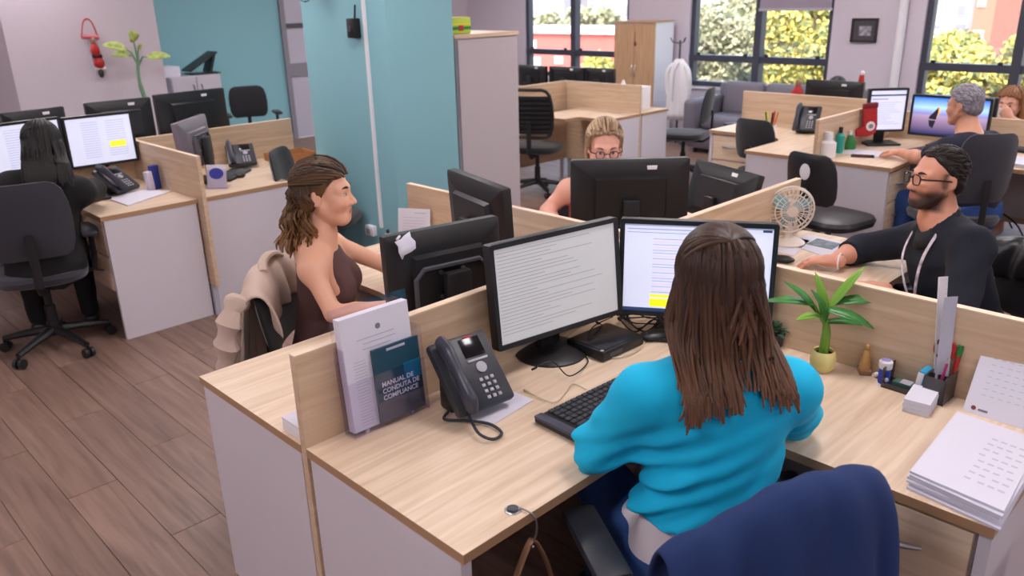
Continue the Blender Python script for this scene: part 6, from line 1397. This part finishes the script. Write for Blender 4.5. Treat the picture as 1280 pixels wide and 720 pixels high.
# ================================================================== window cluster items
phone('black desk phone on the desk by the sofa', tuple(A(px(1008, 163, 6.28))*[1, 1, 0]+[0, 0, DZ+.004]), R(-75), 1.05, .9)
def bottle(label, u, v, prof, m, capm, capz, zb=DZ, name='bottle', x=None):
    c_ = A(pz(u, v, zb)); t = thing(name, label, 'bottle', (c_[0], c_[1], zb)); G().lathe(prof, 20).obj('bottle_body', m, t); G().lathe([(0, capz[0]), (capz[2], capz[0]), (capz[2], capz[1]), (0, capz[1])], 16).obj('cap', capm, t)
bottle('white squat bottle on the desk of the grey-haired man', 1033, 196, [(0, 0), (.055, 0), (.058, .01), (.056, .10), (.03, .115), (.032, .15), (0, .15)], M['white'], M['white'], (.15, .17, .03))
bottle('teal green bottle behind the white squat bottle', 1048, 191, [(0, 0), (.03, 0), (.032, .12), (.014, .14), (0, .14)], mat('teal_bottle', (40, 160, 146), .4), M['black'], (.14, .18, .014))
bottle('dark green bottle with tapered neck beside the stocking', 1061, 186, [(0, 0), (.045, 0), (.045, .05), (.016, .10), (0, .10)], M['green'], M['white'], (.10, .13, .012))
sheet('white paper on the desk of the grey-haired man', 'paper_sheet', [(1052, 192), (1062, 186), (1112, 190), (1104, 197)])
c_ = A(pz(1078, 196, DZ)); t = thing('smartphone', 'black smartphone lying on the desk of the grey-haired man', 'smartphone', (c_[0], c_[1], DZ), .4); G().rbox((0, 0, .005), (.075, .15, .009), .003).obj('case', M['black'], t); G().box((0, 0, .0098), (.068, .138, .0006)).obj('glass', mat('phone_display', (14, 15, 20), .15), t, smooth=0)
c_ = A(px(1077, 155, 5.95)); t = thing('stocking', 'red christmas stocking with a white badge hanging on the partition', 'stocking', (5.98, BY-.075, c_[2]+.02), R(-40)); t.scale = (.85, .85, .85)
g = G(); poly = [(-.06, .12), (.05, .13), (.07, -.03), (.06, -.10), (-.01, -.13), (-.10, -.12), (-.11, -.07), (-.05, -.04)]
g.prism(poly, -.015, .015, 0, Rx(R(90))); g.obj('sock', M['red'], t, smooth=0); G().rbox((-.005, 0, .13), (.13, .04, .05), .012, Ry(-.08)).obj('cuff', mat('dark_red', (120, 28, 30), .45), t); G().lathe([(.04, 0), (.04, .004)], 18, (.01, -.016, -.04), Rx(R(90))).obj('badge', M['white'], t); G().lathe([(.02, 0), (.02, .003)], 14, (.01, -.021, -.04), Rx(R(90))).obj('badge_print', M['grey'], t)
c_ = A(pz(962, 172, DZ)); t = thing('pencil_cup', 'cup with coloured pencils on the desk by the sofa', 'pencil cup', (c_[0], c_[1], DZ)); G().lathe([(0, 0), (.04, 0), (.04, .10), (.036, .10), (.036, .01), (0, .01)], 20).obj('cup', M['white'], t)
for k, m_ in enumerate((M['red'], M['yellow'], M['green'], M['black'], mat('orange', (220, 120, 40), .5))): G().tube([(.01*math.cos(k*1.26), .01*math.sin(k*1.26), .012), (.05*math.cos(k*1.26), .05*math.sin(k*1.26), .20)], .006, 6).obj('pencil', m_, t)
c_ = A(px(988, 122, BX)); t = thing('red_figurine', 'small red and white figurine on the far desk by the window', 'figurine', (c_[0]+.12, c_[1], DZ)); hz_ = .36; G().lathe([(0, 0), (.05, 0), (.045, .10), (.02, .12), (.02, .20), (0, .20)], 16).obj('stand', M['white'], t); G().lathe([(0, .2), (.055, .2), (.05, .27), (.02, .32), (0, .32)], 16).obj('coat', M['red'], t); G().ell((0, 0, .34), (.028, .028, .03)).obj('head', mat('tan_cloth', (140, 110, 90), .8), t)
c_ = A(px(1074, 104, 6.92)); t = thing('santa_topper', 'tiny red and white cap ornament on the far black monitor', 'ornament', (6.862, 2.83, 1.1)); G().lathe([(0, 0), (.025, 0), (.018, .05), (0, .06)], 14).obj('hat', M['red'], t); G().ell((0, 0, .07), (.02, .02, .02)).obj('pompom', M['white'], t)
# framed picture
c_ = A(px(1080, 38, X1-.02)); t = thing('framed_picture', 'small dark framed photograph on the wall between the windows', 'picture', (X1-.015, c_[1], c_[2])); 
for s in (-1, 1): G().box((0, 0, s*.115), (.025, .29, .025)).obj('frame_bar', mat('frame_brown', (44, 30, 32), .5), t, smooth=0); G().box((0, s*.132, 0), (.025, .025, .21)).obj('frame_bar', mat('frame_brown', (44, 30, 32), .5), t, smooth=0)
G().box((.004, 0, 0), (.006, .25, .21)).obj('mat_board', mat('print_dark', (70, 66, 72), .6), t, smooth=0); G().box((-.0, -.01, -.005), (.006, .13, .10)).obj('photograph', mat('print_mono', (150, 148, 156), .6, var=(25, (1, 1, 1), .6)), t, smooth=0)
# white coat on a stand
c_ = A(px(846, 150, 8.75)); t = thing('coat_stand', 'slim coat stand between wardrobe and window', 'coat stand', (8.75, c_[1], 0)); sz = 1.28
G().cyl((0, 0, .02), (0, 0, sz), .014).obj('pole', M['dgrey'], t)
for k in range(3): a_ = k*2.094; G().tube([(0, 0, .06), (.22*math.cos(a_), .22*math.sin(a_), .012)], .012, 8).obj('leg', M['dgrey'], t); G().tube([(0, 0, sz-.04), (.09*math.cos(a_), .09*math.sin(a_), sz-.02), (.12*math.cos(a_), .12*math.sin(a_), sz+.03)], .007, 6).obj('peg', M['dgrey'], t)
t = thing('white_coat', 'white lab coat hanging from the coat stand', 'coat', (8.75, c_[1], 0)); rows = []
for k in range(12):
    f = k/11; z_ = 1.06-.74*f; rw = .04+.065*min(1, f*7)+.035*f; rows.append([((rw*(.75+.25*math.sin(5*q*.2618+f))*.8)*math.cos(q*.2618), (rw*(1+.22*math.sin(7*q*.2618+2)))*math.sin(q*.2618)*1.05, z_) for q in range(24)])
solid(G().grid(rows, closed=True).obj('coat_body', M['white'], t), .006)
for s in (-1, 1): G().tube(spline([(0, s*.08, .98), (-.02, s*.15, .90), (-.01, s*.16, .75), (0, s*.14, .60)], 4), [.035]*9+[.032]*4, 10).obj('sleeve', M['white'], t)
G().tube([(-.08, -.05, 1.02), (-.10, 0, .9), (-.12, .0, .55)], .008, 6).obj('placket', M['lgrey'], t)
# items on the high partition desk
c_ = A(px(792, 100, 6.62)); t = thing('tissue_box', 'small white and navy box on the high partition desk', 'box', (6.72, c_[1], DZ)); G().rbox((0, 0, .11), (.14, .18, .22), .004).obj('carton', M['white'], t); G().box((-.071, .02, .17), (.003, .12, .07)).obj('print_band', mat('navy_print', (44, 48, 84), .5), t, smooth=0)
c_ = A(px(777, 102, 6.75)); t = thing('white_funnel', 'white paper cone on the high partition desk', 'cone', (6.78, c_[1], DZ)); G().lathe([(.06, 0), (.055, .14), (.01, .26), (0, .26)], 16).obj('cone', M['white'], t); G().lathe([(.065, 0), (.065, .01)], 16).obj('rim', M['white'], t)
# cables and papers below the window desk
for k, (u, v) in enumerate(((1235, 255), (1250, 268))): cable('black cable hanging beside the chair of the grey-haired man', [pz(u-25, v-3, .3), pz(u, v-2, .32), pz(u+20, v+12, .25), pz(u+30, v+30, .1)], .006)['group'] = 'cables under the window desk'
sheet('white papers on the side desk of the grey-haired man', 'paper_sheet', [(1236, 203), (1250, 196), (1290, 201), (1285, 211)], th=.02)
simple_keyboard('black keyboard on the side desk beyond the white papers', A(pz(1268, 188, DZ)), R(-100), .4)
